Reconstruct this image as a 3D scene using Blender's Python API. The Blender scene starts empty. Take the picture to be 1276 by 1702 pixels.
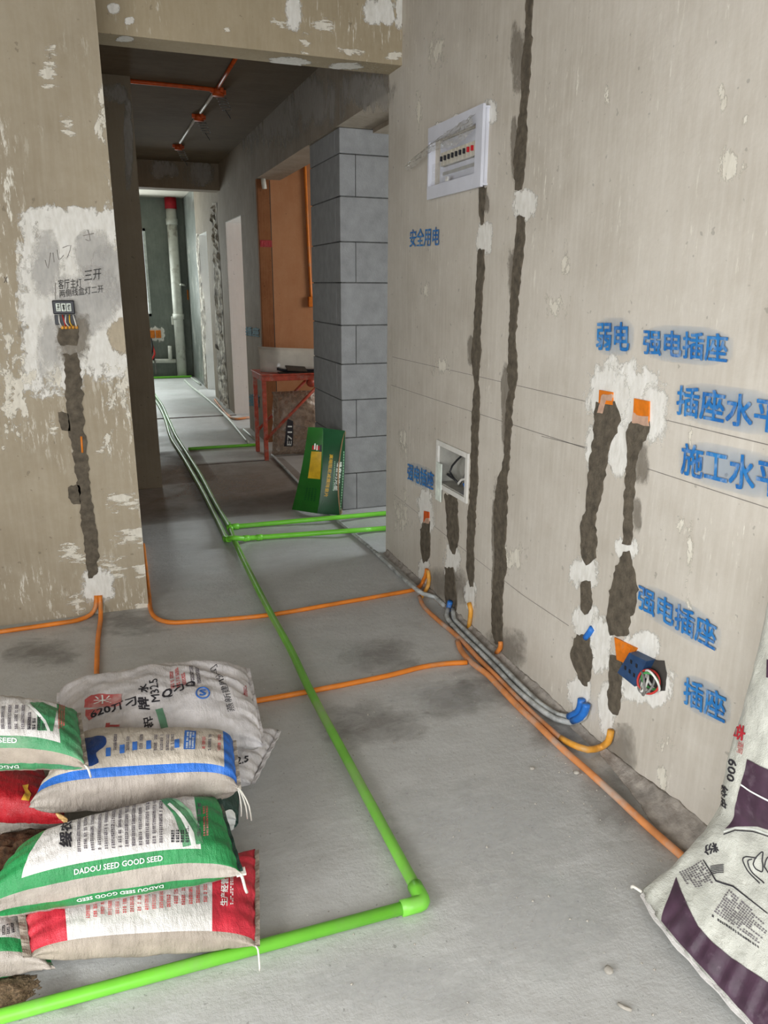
import bpy, bmesh, math, random
import numpy as np
from mathutils import Vector, Matrix, noise
from mathutils.bvhtree import BVHTree
from mathutils.geometry import tessellate_polygon
from mathutils.interpolate import poly_3d_calc

random.seed(7)
scene = bpy.context.scene
COL = scene.collection
PI = math.pi

# ------------------------------------------------------------------ camera
F_PX, YAW, PITCH, ROLL, CAM_H = 1266.8, 0.352567, 0.288195, 0.0063187, 1.5


def camera_axes():
    cy, sy, cp, sp = math.cos(YAW), math.sin(YAW), math.cos(PITCH), math.sin(PITCH)
    f = Vector((sy * cp, cy * cp, -sp))
    r = Vector((cy, -sy, 0))
    u = r.cross(f)
    cr, sr = math.cos(ROLL), math.sin(ROLL)
    return cr * r + sr * u, -sr * r + cr * u, f


AX_R, AX_U, AX_F = camera_axes()
EYE = Vector((0, 0, CAM_H))
cam_data = bpy.data.cameras.new('camera')
cam = bpy.data.objects.new('camera', cam_data)
COL.objects.link(cam)
cam_data.sensor_fit = 'VERTICAL'
cam_data.sensor_height = 36
cam_data.lens = F_PX * 36 / 1702
cam_data.clip_start = 0.02
cam.matrix_world = Matrix(((AX_R.x, AX_U.x, -AX_F.x, 0), (AX_R.y, AX_U.y, -AX_F.y, 0),
                           (AX_R.z, AX_U.z, -AX_F.z, CAM_H), (0, 0, 0, 1)))
scene.camera = cam

# ------------------------------------------------------------------ world and light
vs = scene.view_settings
vs.view_transform = 'Standard'
vs.look = 'None'
vs.gamma = 1
vs.use_curve_mapping = False
vs.exposure = -0.17
world = bpy.data.worlds.new('overcast_sky')
scene.world = world
world.use_nodes = True
bg = world.node_tree.nodes['Background']
bg.inputs['Color'].default_value = (0.86, 0.93, 1.0, 1)
bg.inputs['Strength'].default_value = 3.0


def window_light(name, loc, direction, sx, sz, power, color):
    """area light at a window opening: overcast daylight, and one added fill"""
    d = bpy.data.lights.new(name, 'AREA')
    d.shape = 'RECTANGLE'
    d.size, d.size_y = sx, sz
    d.energy = power
    d.color = color
    o = bpy.data.objects.new(name, d)
    COL.objects.link(o)
    o.location = loc
    o.rotation_euler = Vector(direction).to_track_quat('-Z', 'Z').to_euler()
    return o


window_light('daylight_balcony', (-2.14, 0.05, 1.2), (1, 0.05, -0.5), 1.9, 1.8, 96, (1.0, 0.995, 0.98))
window_light('daylight_rear', (-0.4, -1.24, 1.3), (0, 1, -0.6), 3.0, 2.0, 64, (1.0, 0.995, 0.985))
window_light('daylight_kitchen', (4.40, 4.15, 1.55), (-1, 0, -0.12), 1.2, 1.3, 85, (0.88, 0.95, 1.0))
window_light('added_fill_brown_room', (3.90, 6.3, 1.6), (-1, 0, -0.1), 0.8, 1.0, 34, (1.0, 0.95, 0.88))  # added light for warm bounce in the brown room, source unseen
window_light('daylight_bedroom', (4.40, 8.6, 1.6), (-1, 0, -0.1), 1.4, 1.3, 75, (0.9, 0.96, 1.0))
window_light('daylight_small_room', (4.40, 11.3, 1.6), (-1, 0, -0.1), 1.4, 1.3, 75, (0.9, 0.96, 1.0))
window_light('daylight_far_window', (0.2, 13.46, 1.7), (0, -1, -0.15), 1.2, 1.3, 95, (0.92, 1.0, 0.98))


# ------------------------------------------------------------------ pixel helpers (a pixel gives a direction, a surface the distance)
def ray(px, py):
    return (AX_R * ((px - 638) / F_PX) - AX_U * ((py - 851) / F_PX) + AX_F)


def on_z(px, py, z=0.0):
    d = ray(px, py)
    return EYE + d * ((z - CAM_H) / d.z)


def on_x(px, py, x):
    d = ray(px, py)
    return EYE + d * (x / d.x)


def on_y(px, py, y):
    d = ray(px, py)
    return EYE + d * (y / d.y)


# ------------------------------------------------------------------ materials
def lin(c):
    return tuple(((v / 255) / 12.92 if v / 255 <= 0.04045 else ((v / 255 + 0.055) / 1.055) ** 2.4) for v in c)


def rgba(c):
    return (*lin(c), 1)


class NT:
    def __init__(self, name):
        self.m = bpy.data.materials.new(name)
        self.m.use_nodes = True
        self.t = self.m.node_tree
        self.b = self.t.nodes['Principled BSDF']
        self.geo = None

    def n(self, typ, **kw):
        nd = self.t.nodes.new(typ)
        for k, v in kw.items():
            setattr(nd, k, v)
        return nd

    def l(self, a, b):
        self.t.links.new(a, b)

    def pos(self, scale=(1, 1, 1), rot=(0, 0, 0)):
        if self.geo is None:
            self.geo = self.n('ShaderNodeNewGeometry')
        mp = self.n('ShaderNodeMapping')
        mp.inputs['Scale'].default_value = scale
        mp.inputs['Rotation'].default_value = rot
        self.l(self.geo.outputs['Position'], mp.inputs['Vector'])
        return mp.outputs[0]

    def noise(self, vec, scale, detail=4, rough=0.55, dist=0.0):
        nd = self.n('ShaderNodeTexNoise')
        nd.inputs['Scale'].default_value = scale
        nd.inputs['Detail'].default_value = detail
        nd.inputs['Roughness'].default_value = rough
        nd.inputs['Distortion'].default_value = dist
        self.l(vec, nd.inputs['Vector'])
        return nd.outputs[0]

    def rng(self, v, a, b, lo=0.0, hi=1.0):
        nd = self.n('ShaderNodeMapRange')
        nd.inputs[1].default_value = a
        nd.inputs[2].default_value = b
        nd.inputs[3].default_value = lo
        nd.inputs[4].default_value = hi
        self.l(v, nd.inputs[0])
        return nd.outputs[0]

    def math(self, op, a, b=None):
        nd = self.n('ShaderNodeMath', operation=op)
        for i, v in enumerate((a, b)):
            if v is None:
                continue
            if isinstance(v, (int, float)):
                nd.inputs[i].default_value = v
            else:
                self.l(v, nd.inputs[i])
        return nd.outputs[0]

    def mix(self, fac, a, b, mode='MIX'):
        nd = self.n('ShaderNodeMix', data_type='RGBA', blend_type=mode)
        if isinstance(fac, (int, float)):
            nd.inputs[0].default_value = fac
        else:
            self.l(fac, nd.inputs[0])
        for i, v in ((6, a), (7, b)):
            if isinstance(v, tuple):
                nd.inputs[i].default_value = v if len(v) == 4 else rgba(v)
            else:
                self.l(v, nd.inputs[i])
        return nd.outputs[2]

    def bump(self, h, strength, dist=0.01):
        nd = self.n('ShaderNodeBump')
        nd.inputs['Strength'].default_value = strength
        nd.inputs['Distance'].default_value = dist
        self.l(h, nd.inputs['Height'])
        self.l(nd.outputs[0], self.b.inputs['Normal'])

    def col(self, c):
        if isinstance(c, tuple):
            self.b.inputs['Base Color'].default_value = rgba(c)
        else:
            self.l(c, self.b.inputs['Base Color'])


def simple(name, c, rough=0.6, var=0.12, scale=18, bump=0.0, bscale=60, metallic=0.0, spec=0.4, dirt=None, dirt_t=(0.52, 0.7)):
    t = NT(name)
    p = t.pos()
    dk = tuple(v * (1 - var) for v in c)
    lt = tuple(min(255, v * (1 + var * 0.6)) for v in c)
    cc = t.mix(t.rng(t.noise(p, scale), 0.3, 0.7), dk, lt)
    if dirt:
        cc = t.mix(t.rng(t.noise(p, scale * 0.7, 6, 0.65), dirt_t[0], dirt_t[1]), cc, dirt)
    t.col(cc)
    t.b.inputs['Roughness'].default_value = rough
    t.b.inputs['Metallic'].default_value = metallic
    t.b.inputs['Specular IOR Level'].default_value = spec
    if bump:
        t.bump(t.noise(p, bscale, 5), bump, 0.004)
    return t.m


def plaster(name, base, dark, light, streak=(11, 11, 0.7), scratch=0.66, wear=(230, 226, 214), rough=0.85, bump=0.25, blotch=1.3, wear_amt=1.0):
    t = NT(name)
    p = t.pos()
    ps = t.pos(streak)
    big = t.rng(t.noise(p, blotch, 5, 0.6), 0.32, 0.68)
    c = t.mix(big, dark, base)
    st = t.noise(ps, 5.0, 5, 0.6)
    c = t.mix(t.math('MULTIPLY', t.rng(st, 0.42, 0.75), 0.38), c, light)
    c = t.mix(t.math('MULTIPLY', t.rng(t.noise(p, 7.0, 6, 0.65), 0.4, 0.7), 0.35), c, light)
    fine = t.noise(p, 55, 4, 0.6)
    c = t.mix(t.rng(fine, 0.2, 0.8, 0.0, 0.22), c, dark)
    # trowel scrapes of pale putty in sparse patches
    area = t.rng(t.noise(t.pos((1, 1, 0.7)), 2.6, 3), 0.50, 0.64)
    scr = t.rng(t.noise(t.pos((streak[0] * 1.5, streak[1] * 1.5, 3.0)), 4.0, 6, 0.7), scratch - 0.02, scratch + 0.05)
    c = t.mix(t.math('MULTIPLY', t.math('MULTIPLY', area, scr), wear_amt), c, wear)
    pit = t.rng(t.noise(p, 34, 2), 0.70, 0.73)
    c = t.mix(t.math('MULTIPLY', pit, 0.35), c, tuple(v * 0.55 for v in dark))
    t.col(c)
    t.b.inputs['Roughness'].default_value = rough
    t.b.inputs['Specular IOR Level'].default_value = 0.25
    h = t.math('ADD', t.math('MULTIPLY', st, 0.25), t.math('MULTIPLY', fine, 0.5))
    t.bump(h, bump, 0.006)
    return t.m


def floor_material():
    t = NT('bare_concrete_floor')
    p = t.pos()
    ps = t.pos((1.5, 7, 1), (0, 0, 0.5))
    big = t.rng(t.noise(p, 0.9, 7, 0.65), 0.3, 0.7)
    c = t.mix(big, (176, 176, 173), (202, 203, 201))
    st = t.noise(ps, 3.2, 7, 0.7)
    c = t.mix(t.math('MULTIPLY', t.rng(st, 0.45, 0.75), 0.3), c, (216, 217, 216))
    mott = t.noise(p, 5.5, 8, 0.72)
    c = t.mix(t.math('MULTIPLY', t.rng(mott, 0.45, 0.72), 0.3), c, (156, 154, 150))
    c = t.mix(t.math('MULTIPLY', t.rng(t.noise(p, 2.1, 6, 0.7), 0.57, 0.74), 0.4), c, (132, 127, 120))
    c = t.mix(t.math('MULTIPLY', t.rng(t.noise(t.pos((1, 1, 1), (0.4, 0, 1)), 1.7, 3), 0.6, 0.75), 0.22), c, (150, 176, 170))
    speck = t.rng(t.noise(p, 75, 2, 0.5), 0.69, 0.73)
    c = t.mix(t.math('MULTIPLY', speck, 0.5), c, (104, 102, 98))
    white = t.rng(t.noise(t.pos((1, 1, 1), (0, 0, 2)), 48, 2, 0.5), 0.735, 0.76)
    c = t.mix(t.math('MULTIPLY', white, 0.6), c, (222, 222, 220))
    t.col(c)
    rr = t.rng(t.noise(p, 3.0, 4), 0.3, 0.7, 0.40, 0.60)
    t.l(rr, t.b.inputs['Roughness'])
    t.b.inputs['Specular IOR Level'].default_value = 0.5
    h = t.math('ADD', t.math('MULTIPLY', st, 0.35), t.math('ADD', t.math('MULTIPLY', t.noise(p, 38, 7, 0.7), 0.6), t.math('MULTIPLY', mott, 0.5)))
    t.bump(h, 0.45, 0.012)
    return t.m


def patch_material(name, c1, c2, nscale=16, hard=0.05, alpha=1.0, stretch=(1, 1, 0.7), bump=0.5, amp=2.4, thr=0.42):
    """thin smear whose ragged rim comes from the 'fade' attribute against noise"""
    t = NT(name)
    p = t.pos(stretch)
    at = t.n('ShaderNodeAttribute', attribute_name='fade')
    n1 = t.noise(p, nscale, 8, 0.72, 0.3)
    s = t.math('ADD', at.outputs['Fac'], t.math('MULTIPLY', t.math('SUBTRACT', n1, 0.5), amp))
    # nothing at the very rim, so the sheet's own outline never shows
    rim = t.rng(at.outputs['Fac'], 0.0, 0.12)
    a = t.math('MULTIPLY', t.math('MULTIPLY', t.rng(s, thr - hard, thr + hard), alpha), rim)
    t.l(a, t.b.inputs['Alpha'])
    t.col(t.mix(t.rng(t.noise(t.pos((3, 3, 1)), 22, 5), 0.35, 0.65), c1, c2))
    t.b.inputs['Roughness'].default_value = 0.85
    t.b.inputs['Specular IOR Level'].default_value = 0.2
    if bump:
        t.bump(t.noise(p, 60, 5), bump, 0.004)
    return t.m


def clear_plastic(name, tint=(235, 235, 230), alpha=0.35, rough=0.2):
    t = NT(name)
    p = t.pos()
    t.col(t.mix(t.rng(t.noise(p, 30), 0.3, 0.7), tint, tuple(v * 0.85 for v in tint)))
    t.b.inputs['Roughness'].default_value = rough
    t.l(t.rng(t.noise(p, 24, 5), 0.3, 0.7, alpha * 0.5, alpha * 1.5), t.b.inputs['Alpha'])
    t.bump(t.noise(p, 45, 4), 0.6, 0.01)
    return t.m


def woven(name, c, rough=0.42, weave=520, dirt=(150, 140, 125), dirt_t=(0.58, 0.8)):
    t = NT(name)
    p = t.pos()
    c2 = t.mix(t.rng(t.noise(p, 16, 5), 0.3, 0.7), tuple(v * 0.88 for v in c), tuple(min(255, v * 1.05) for v in c))
    c2 = t.mix(t.math('MULTIPLY', t.rng(t.noise(p, 9, 6, 0.65), dirt_t[0], dirt_t[1]), 0.6), c2, dirt)
    t.col(c2)
    t.b.inputs['Roughness'].default_value = rough
    t.b.inputs['Specular IOR Level'].default_value = 0.45
    h = t.math('ADD', t.math('ADD', t.math('MULTIPLY', t.noise(t.pos((1, 0.3, 0.25)), 75, 4, 0.6), 1.1), t.math('MULTIPLY', t.noise(p, 26, 3), 0.8)), t.math('MULTIPLY', t.noise(p, weave, 1), 0.25))
    t.bump(h, 0.7, 0.008)
    return t.m


M = {}
M['floor'] = floor_material()
M['wall_light'] = plaster('skim_plaster', (206, 199, 188), (180, 172, 159), (220, 215, 206), scratch=0.61, wear_amt=0.8)
M['wall_left'] = plaster('rough_skim_plaster', (172, 160, 138), (150, 138, 118), (186, 176, 158), scratch=0.56)
M['beam'] = plaster('beam_plaster', (172, 158, 132), (152, 139, 114), (186, 173, 150), streak=(14, 14, 2), scratch=0.60)
M['grey_plaster'] = plaster('corridor_plaster', (152, 139, 122), (122, 110, 95), (176, 164, 148), streak=(9, 9, 0.8), scratch=0.66)
M['pillar_plaster'] = plaster('brown_pillar_plaster', (150, 136, 116), (132, 118, 100), (160, 148, 130), scratch=0.7)
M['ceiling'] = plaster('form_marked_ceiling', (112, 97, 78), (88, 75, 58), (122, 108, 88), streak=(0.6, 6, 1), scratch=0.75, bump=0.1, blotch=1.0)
M['ceiling_room'] = plaster('room_ceiling', (190, 184, 172), (174, 168, 156), (200, 194, 184), scratch=0.75, bump=0.1)
M['white_putty'] = plaster('white_putty_reveal', (226, 226, 222), (212, 211, 206), (234, 234, 232), scratch=0.7, bump=0.1)
M['brown_wall'] = plaster('brown_mottled_wall', (186, 132, 92), (168, 114, 76), (196, 148, 110), streak=(3, 3, 1), scratch=0.8, rough=0.6, bump=0.1)  # mottled brown over the whole wall
M['brown_board'] = plaster('brown_board', (150, 98, 62), (110, 66, 40), (170, 122, 84), streak=(20, 20, 1), scratch=0.75, bump=0.2)
M['green_wall'] = plaster('grey_green_far_wall', (128, 134, 126), (104, 110, 104), (150, 154, 146), streak=(6, 6, 1), scratch=0.7, rough=0.6, bump=0.15)
M['wet_green_wall'] = plaster('glossy_damp_wall', (120, 124, 118), (84, 90, 84), (170, 174, 170), streak=(10, 10, 1.2), scratch=0.55, rough=0.28, bump=0.5)
M['block'] = simple('aerated_block', (142, 142, 142), 0.9, 0.07, 14, 0.35, 120, dirt=(128, 128, 126), dirt_t=(0.6, 0.85))
M['mortar_joint'] = simple('dark_joint_mortar', (92, 92, 90), 0.95, 0.2, 40, 0.5, 80)
M['mortar'] = simple('damp_mortar', (98, 90, 78), 0.9, 0.22, 34, 0.9, 130, spec=0.25)
M['mortar_pale'] = simple('dry_mortar_smear', (150, 141, 128), 0.95, 0.12, 30, 0.7, 120, spec=0.2)
M['fillet'] = simple('rough_mortar_fillet', (164, 157, 149), 0.95, 0.2, 22, 1.0, 90, spec=0.2, dirt=(130, 122, 114), dirt_t=(0.5, 0.7))
M['white_patch'] = patch_material('white_putty_smear', (234, 232, 226), (218, 215, 207), hard=0.12)
M['scrape'] = patch_material('scraped_putty', (226, 221, 208), (210, 204, 190), nscale=30, hard=0.1, stretch=(0.8, 0.8, 0.45), amp=4.2, thr=0.95, bump=0.3)
M['drag'] = patch_material('dragged_putty', (226, 221, 208), (210, 204, 190), nscale=26, hard=0.1, stretch=(0.35, 0.35, 1.3), amp=4.2, thr=0.95, bump=0.3)
M['dark_smear'] = patch_material('grey_mortar_smear', (150, 143, 132), (136, 128, 116), nscale=12, hard=0.25, alpha=0.8)
M['putty_grey'] = patch_material('grey_putty_mottle', (206, 203, 198), (190, 188, 184), nscale=11, hard=0.35, alpha=0.7, amp=3.2, stretch=(1, 1, 0.6), bump=0.3)
M['tan_patch'] = patch_material('tan_plaster_smear', (188, 176, 154), (174, 162, 142), nscale=9, hard=0.1)
M['floor_stain'] = patch_material('dark_floor_stain', (112, 106, 98), (128, 122, 114), nscale=7, hard=0.5, alpha=0.38, stretch=(1, 1.5, 1), bump=0, amp=3.4, thr=0.6)
M['floor_dust'] = patch_material('pale_floor_dust', (206, 206, 204), (196, 197, 196), nscale=10, hard=0.6, alpha=0.45, stretch=(1, 1.6, 1), bump=0.3, amp=3.0, thr=0.6)
M['brown_shade_tint'] = patch_material('painted_brown_shade', (128, 108, 90), (142, 122, 104), nscale=3, hard=0.7, alpha=0.62, stretch=(1, 1, 1), bump=0, amp=1.4, thr=0.4)  # brown see-through tint, paints the dim warm light into the corridor floor
M['pale_smear'] = patch_material('pale_lime_smear', (178, 172, 164), (164, 158, 150), nscale=9, hard=0.3, alpha=0.75, stretch=(1, 1, 0.4), amp=3.0)
M['grime'] = patch_material('grime_smear', (120, 114, 106), (134, 128, 118), nscale=9, hard=0.4, alpha=0.5, stretch=(1, 1, 1), bump=0)
M['blue_haze'] = patch_material('blue_overspray', (84, 140, 190), (110, 160, 200), nscale=12, hard=0.6, alpha=0.28, bump=0, amp=0.8)
t_ = NT('blue_stencil_paint')
t_.col(t_.mix(t_.math('MULTIPLY', t_.rng(t_.noise(t_.pos((1, 1, 0.5)), 55, 6, 0.7), 0.5, 0.68), 0.55), t_.mix(t_.rng(t_.noise(t_.pos(), 14), 0.35, 0.65), (18, 98, 170), (40, 126, 192)), (170, 184, 196)))
t_.b.inputs['Roughness'].default_value = 0.75
M['blue_paint'] = t_.m
M['blue_paint_far'] = simple('faded_blue_paint', (50, 110, 130), 0.8)
M['ink'] = simple('marker_ink', (38, 36, 34), 0.7)
M['pencil'] = simple('pencil_line', (128, 122, 116), 0.9)
M['orange'] = simple('orange_conduit', (228, 132, 44), 0.45, 0.12, 9, dirt=(196, 150, 112), dirt_t=(0.55, 0.75))
M['orange_dusty'] = simple('dusty_orange_conduit', (214, 140, 84), 0.6, 0.14, 12, dirt=(190, 164, 146), dirt_t=(0.48, 0.66))
M['yellow'] = simple('yellow_orange_conduit', (226, 160, 60), 0.5, 0.14, 20, dirt=(206, 170, 120), dirt_t=(0.52, 0.75))
M['orange_box'] = simple('orange_box_plastic', (222, 122, 26), 0.5, 0.12, 30, dirt=(200, 140, 90), dirt_t=(0.6, 0.8))
M['orange_dust_box'] = simple('dust_covered_orange', (196, 160, 138), 0.8, 0.1, 40)
M['red_orange'] = simple('red_orange_box', (206, 84, 24), 0.5, 0.12, 30)
M['grey_conduit'] = simple('grey_flexible_conduit', (186, 189, 187), 0.55, 0.18, 25, 0.6, 90, dirt=(120, 120, 116), dirt_t=(0.5, 0.7))
M['blue_conduit'] = simple('blue_conduit', (44, 118, 206), 0.45, 0.1, 25, dirt=(150, 170, 196), dirt_t=(0.6, 0.8))
M['green_pipe'] = simple('green_water_pipe_plastic', (120, 206, 62), 0.35, 0.06, 8, dirt=(136, 184, 100), dirt_t=(0.55, 0.8))
M['green_pipe_dusty'] = simple('dusty_green_water_pipe', (116, 184, 68), 0.4, 0.08, 8, dirt=(140, 168, 110), dirt_t=(0.45, 0.7))
M['mint_pipe'] = simple('pale_green_pipe', (150, 196, 130), 0.4, 0.1, 8, dirt=(176, 190, 164), dirt_t=(0.5, 0.7))  # paler, patchy green for the far lengths
M['pale_pipe'] = simple('pale_dusty_pipe', (206, 212, 200), 0.5, 0.08, 12)
M['white_pvc'] = simple('white_pvc', (216, 216, 206), 0.4, 0.06, 10, dirt=(166, 160, 146), dirt_t=(0.55, 0.72))
M['red_cap'] = simple('red_pipe_collar', (180, 26, 40), 0.5)
M['panel_white'] = simple('panel_white_plastic', (214, 216, 226), 0.35, 0.03, 10)
M['off_white'] = simple('off_white_plastic', (222, 220, 214), 0.5, 0.05, 16)
M['breaker'] = simple('breaker_ivory', (206, 200, 184), 0.45, 0.04, 30)
M['black_plastic'] = simple('black_plastic', (34, 34, 40), 0.4, 0.1, 30)
M['dark_blue_plastic'] = simple('dark_blue_box_plastic', (42, 70, 108), 0.45, 0.14, 30)
M['red_toggle'] = simple('red_toggle', (186, 24, 36), 0.4)
M['dark_hole'] = simple('dark_box_inside', (70, 66, 62), 0.9)
M['panel_inside'] = simple('panel_inside_grey', (168, 166, 158), 0.7)
M['wire_red'] = simple('red_wire', (190, 50, 44), 0.4)
M['wire_green'] = simple('green_wire', (70, 150, 80), 0.4)
M['wire_white'] = simple('white_wire', (224, 222, 216), 0.4)
M['wire_grey'] = simple('grey_wire', (120, 118, 114), 0.5)
M['wire_yellow'] = simple('yellow_wire', (226, 180, 60), 0.4)
M['wire_black'] = simple('black_wire', (40, 40, 42), 0.4)
M['film'] = clear_plastic('crumpled_clear_film', (200, 196, 186), 0.36, 0.15)
M['window_cover'] = clear_plastic('clear_panel_cover', (225, 228, 238), 0.16, 0.08)
M['poly_bag'] = clear_plastic('clear_poly_bag', (176, 156, 136), 0.7, 0.22)
M['acrylic'] = simple('glossy_pale_plastic', (214, 208, 196), 0.15, 0.06, 8)
M['stool_red'] = simple('red_painted_steel', (196, 84, 62), 0.5, 0.16, 20, dirt=(176, 140, 124), dirt_t=(0.52, 0.72))
M['trowel'] = simple('dark_steel', (66, 58, 52), 0.4, 0.15, 20, metallic=0.4)
M['card_green'] = simple('green_printed_card', (12, 72, 36), 0.35, 0.08, 14)
M['card_green_light'] = simple('mid_green_printed_card', (36, 98, 32), 0.35, 0.08, 14)
M['card_yellow'] = simple('yellow_print', (206, 164, 34), 0.4)
M['card_white'] = simple('white_print', (228, 236, 226), 0.5)
M['card_brown'] = simple('raw_cardboard', (150, 118, 84), 0.8)
M['sack_white'] = woven('white_woven_sack', (220, 216, 212))
M['sack_silver'] = woven('silvery_woven_side', (172, 162, 152), 0.32)
M['sack_dusty'] = woven('dusty_woven_side', (164, 152, 138), 0.5)
M['sack_green'] = woven('green_printed_sack', (40, 138, 76), dirt=(90, 150, 110))
M['sack_green_dusty'] = woven('dusty_green_sack', (70, 144, 96), dirt=(140, 160, 136), dirt_t=(0.5, 0.75))
M['sack_darkgreen'] = woven('dark_green_sack', (46, 74, 66))
M['sack_red'] = woven('red_printed_sack', (204, 50, 66), dirt=(190, 100, 96), dirt_t=(0.62, 0.85))
M['sack_crimson'] = woven('crimson_sack', (170, 28, 38), dirt=(120, 40, 40))
M['sack_blue'] = woven('blue_printed_sack', (44, 112, 206), dirt=(110, 150, 206))
M['sack_navy'] = woven('dark_blue_sack', (30, 62, 120))
M['sack_beige'] = woven('beige_woven_sack', (204, 194, 180), 0.4)
M['sack_cement'] = woven('white_cement_sack', (222, 218, 218), 0.4, dirt=(186, 180, 174))
M['sack_putty'] = woven('off_white_putty_sack', (206, 206, 196), 0.38, dirt=(176, 178, 166), dirt_t=(0.5, 0.8))
M['print_grey'] = simple('grey_small_print', (104, 98, 104), 0.6)
M['print_black'] = simple('black_print', (48, 46, 52), 0.6)
M['print_red'] = simple('red_print', (190, 48, 60), 0.6)
M['print_faded_red'] = simple('faded_red_print', (196, 92, 92), 0.6, dirt=(206, 160, 156))
M['print_white'] = simple('white_sack_print', (236, 240, 234), 0.5)
M['print_green'] = simple('green_sack_print', (52, 146, 84), 0.5)
M['print_pale_green'] = simple('pale_green_print', (140, 190, 152), 0.5)
M['print_dull_green'] = simple('dull_green_print', (96, 138, 112), 0.5)
M['print_blue'] = simple('blue_sack_print', (60, 112, 190), 0.5)
M['print_yellow'] = simple('yellow_sack_print', (214, 164, 60), 0.5)
M['print_wheat'] = simple('grain_print', (206, 168, 110), 0.6, 0.3, 90)
M['print_purple'] = simple('dark_purple_print', (72, 50, 66), 0.5, 0.16, 30, dirt=(120, 104, 116), dirt_t=(0.56, 0.78))
M['string'] = simple('white_cotton_string', (226, 222, 212), 0.9)
M['soil'] = simple('brown_soil', (86, 62, 44), 0.98, 0.35, 60, 1.0, 200)
M['sand'] = simple('coarse_sand', (128, 108, 84), 0.98, 0.35, 160, 1.0, 260)
M['rubble'] = simple('rubble_chip', (176, 170, 160), 0.95, 0.15, 40, 0.6, 90)
M['window_frame'] = simple('white_window_frame', (216, 220, 216), 0.4)


# ------------------------------------------------------------------ mesh helpers
def link(name, me, material=None, parent=None, smooth=False):
    o = bpy.data.objects.new(name, me)
    COL.objects.link(o)
    if material is not None:
        for m in (material if isinstance(material, (list, tuple)) else [material]):
            me.materials.append(M[m] if isinstance(m, str) else m)
    if parent is not None:
        o.parent = parent
        if parent.type == 'EMPTY':
            o.matrix_parent_inverse = Matrix.Translation(-Vector(parent.location))
    if smooth:
        me.shade_smooth()
    return o


def mesh(name, verts, faces, material=None, parent=None, smooth=False):
    me = bpy.data.meshes.new(name)
    me.from_pydata([tuple(v) for v in verts], [], faces)
    me.update()
    return link(name, me, material, parent, smooth)


def tag(o, label=None, cat=None, group=None, kind=None):
    if label:
        o['label'] = label
    if cat:
        o['category'] = cat
    if group:
        o['group'] = group
    if kind:
        o['kind'] = kind
    return o


def thing(name, label, cat, loc, group=None):
    o = bpy.data.objects.new(name, None)
    COL.objects.link(o)
    o.location = loc
    o.empty_display_size = 0.05
    return tag(o, label, cat, group)


def struct(o):
    o['kind'] = 'structure'
    return o


def box_data(bs):
    v, f = [], []
    for x0, x1, y0, y1, z0, z1 in bs:
        k = len(v)
        v += [(x0, y0, z0), (x1, y0, z0), (x1, y1, z0), (x0, y1, z0), (x0, y0, z1), (x1, y0, z1), (x1, y1, z1), (x0, y1, z1)]
        f += [(k, k + 3, k + 2, k + 1), (k + 4, k + 5, k + 6, k + 7), (k, k + 1, k + 5, k + 4), (k + 1, k + 2, k + 6, k + 5), (k + 2, k + 3, k + 7, k + 6), (k + 3, k, k + 4, k + 7)]
    return v, f


def boxes(name, bs, material, parent=None, bevel=0.0):
    v, f = box_data(bs)
    o = mesh(name, v, f, material, parent)
    if bevel:
        b = o.modifiers.new('bevel', 'BEVEL')
        b.width = bevel
        b.segments = 2
        b.limit_method = 'ANGLE'
    return o


def holed(axis, a0, a1, z0, z1, t0, t1, holes):
    """boxes of a wall along axis 'x' or 'y' from a0 to a1, thickness t0..t1, with rectangular holes (a0,a1,z0,z1)"""
    As = sorted({a0, a1, *[h[0] for h in holes], *[h[1] for h in holes]})
    Zs = sorted({z0, z1, *[h[2] for h in holes], *[h[3] for h in holes]})
    out = []
    for i in range(len(As) - 1):
        for j in range(len(Zs) - 1):
            ca, cz = (As[i] + As[i + 1]) / 2, (Zs[j] + Zs[j + 1]) / 2
            if any(h[0] < ca < h[1] and h[2] < cz < h[3] for h in holes):
                continue
            if axis == 'x':
                out.append((As[i], As[i + 1], t0, t1, Zs[j], Zs[j + 1]))
            else:
                out.append((t0, t1, As[i], As[i + 1], Zs[j], Zs[j + 1]))
    return out


def smooth_path(pts, step=0.03):
    pts = [Vector(p) for p in pts]
    if len(pts) < 3:
        return pts
    P = [pts[0] * 2 - pts[1]] + pts + [pts[-1] * 2 - pts[-2]]
    out = []
    for i in range(1, len(P) - 2):
        a, b, c, d = P[i - 1], P[i], P[i + 1], P[i + 2]
        n = max(2, min(14, int((c - b).length / step)))
        for k in range(n):
            t = k / n
            out.append(0.5 * ((2 * b) + (c - a) * t + (2 * a - 5 * b + 4 * c - d) * t * t + (3 * b - a - 3 * c + d) * t ** 3))
    out.append(pts[-1])
    return out


def tube_data(pts, r, n=10, cap=True, ripple=0.0, pitch=0.006):
    v, f = [], []
    up = Vector((0, 0, 1))
    prev = None
    for i, p in enumerate(pts):
        d = (pts[min(i + 1, len(pts) - 1)] - pts[max(i - 1, 0)]).normalized()
        if prev is None:
            ref = up if abs(d.z) < 0.9 else Vector((1, 0, 0))
            a = d.cross(ref).normalized()
        else:
            a = (prev - d * prev.dot(d)).normalized()
        prev = a
        b = d.cross(a)
        rr = r(i / max(1, len(pts) - 1)) if callable(r) else r
        for k in range(n):
            t = 2 * PI * k / n
            v.append(p + (a * math.cos(t) + b * math.sin(t)) * rr)
    for i in range(len(pts) - 1):
        for k in range(n):
            f.append((i * n + k, i * n + (k + 1) % n, (i + 1) * n + (k + 1) % n, (i + 1) * n + k))
    if cap:
        f.append(tuple(range(n))[::-1])
        f.append(tuple((len(pts) - 1) * n + k for k in range(n)))
    return v, f


LOW_LINES = []


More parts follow.
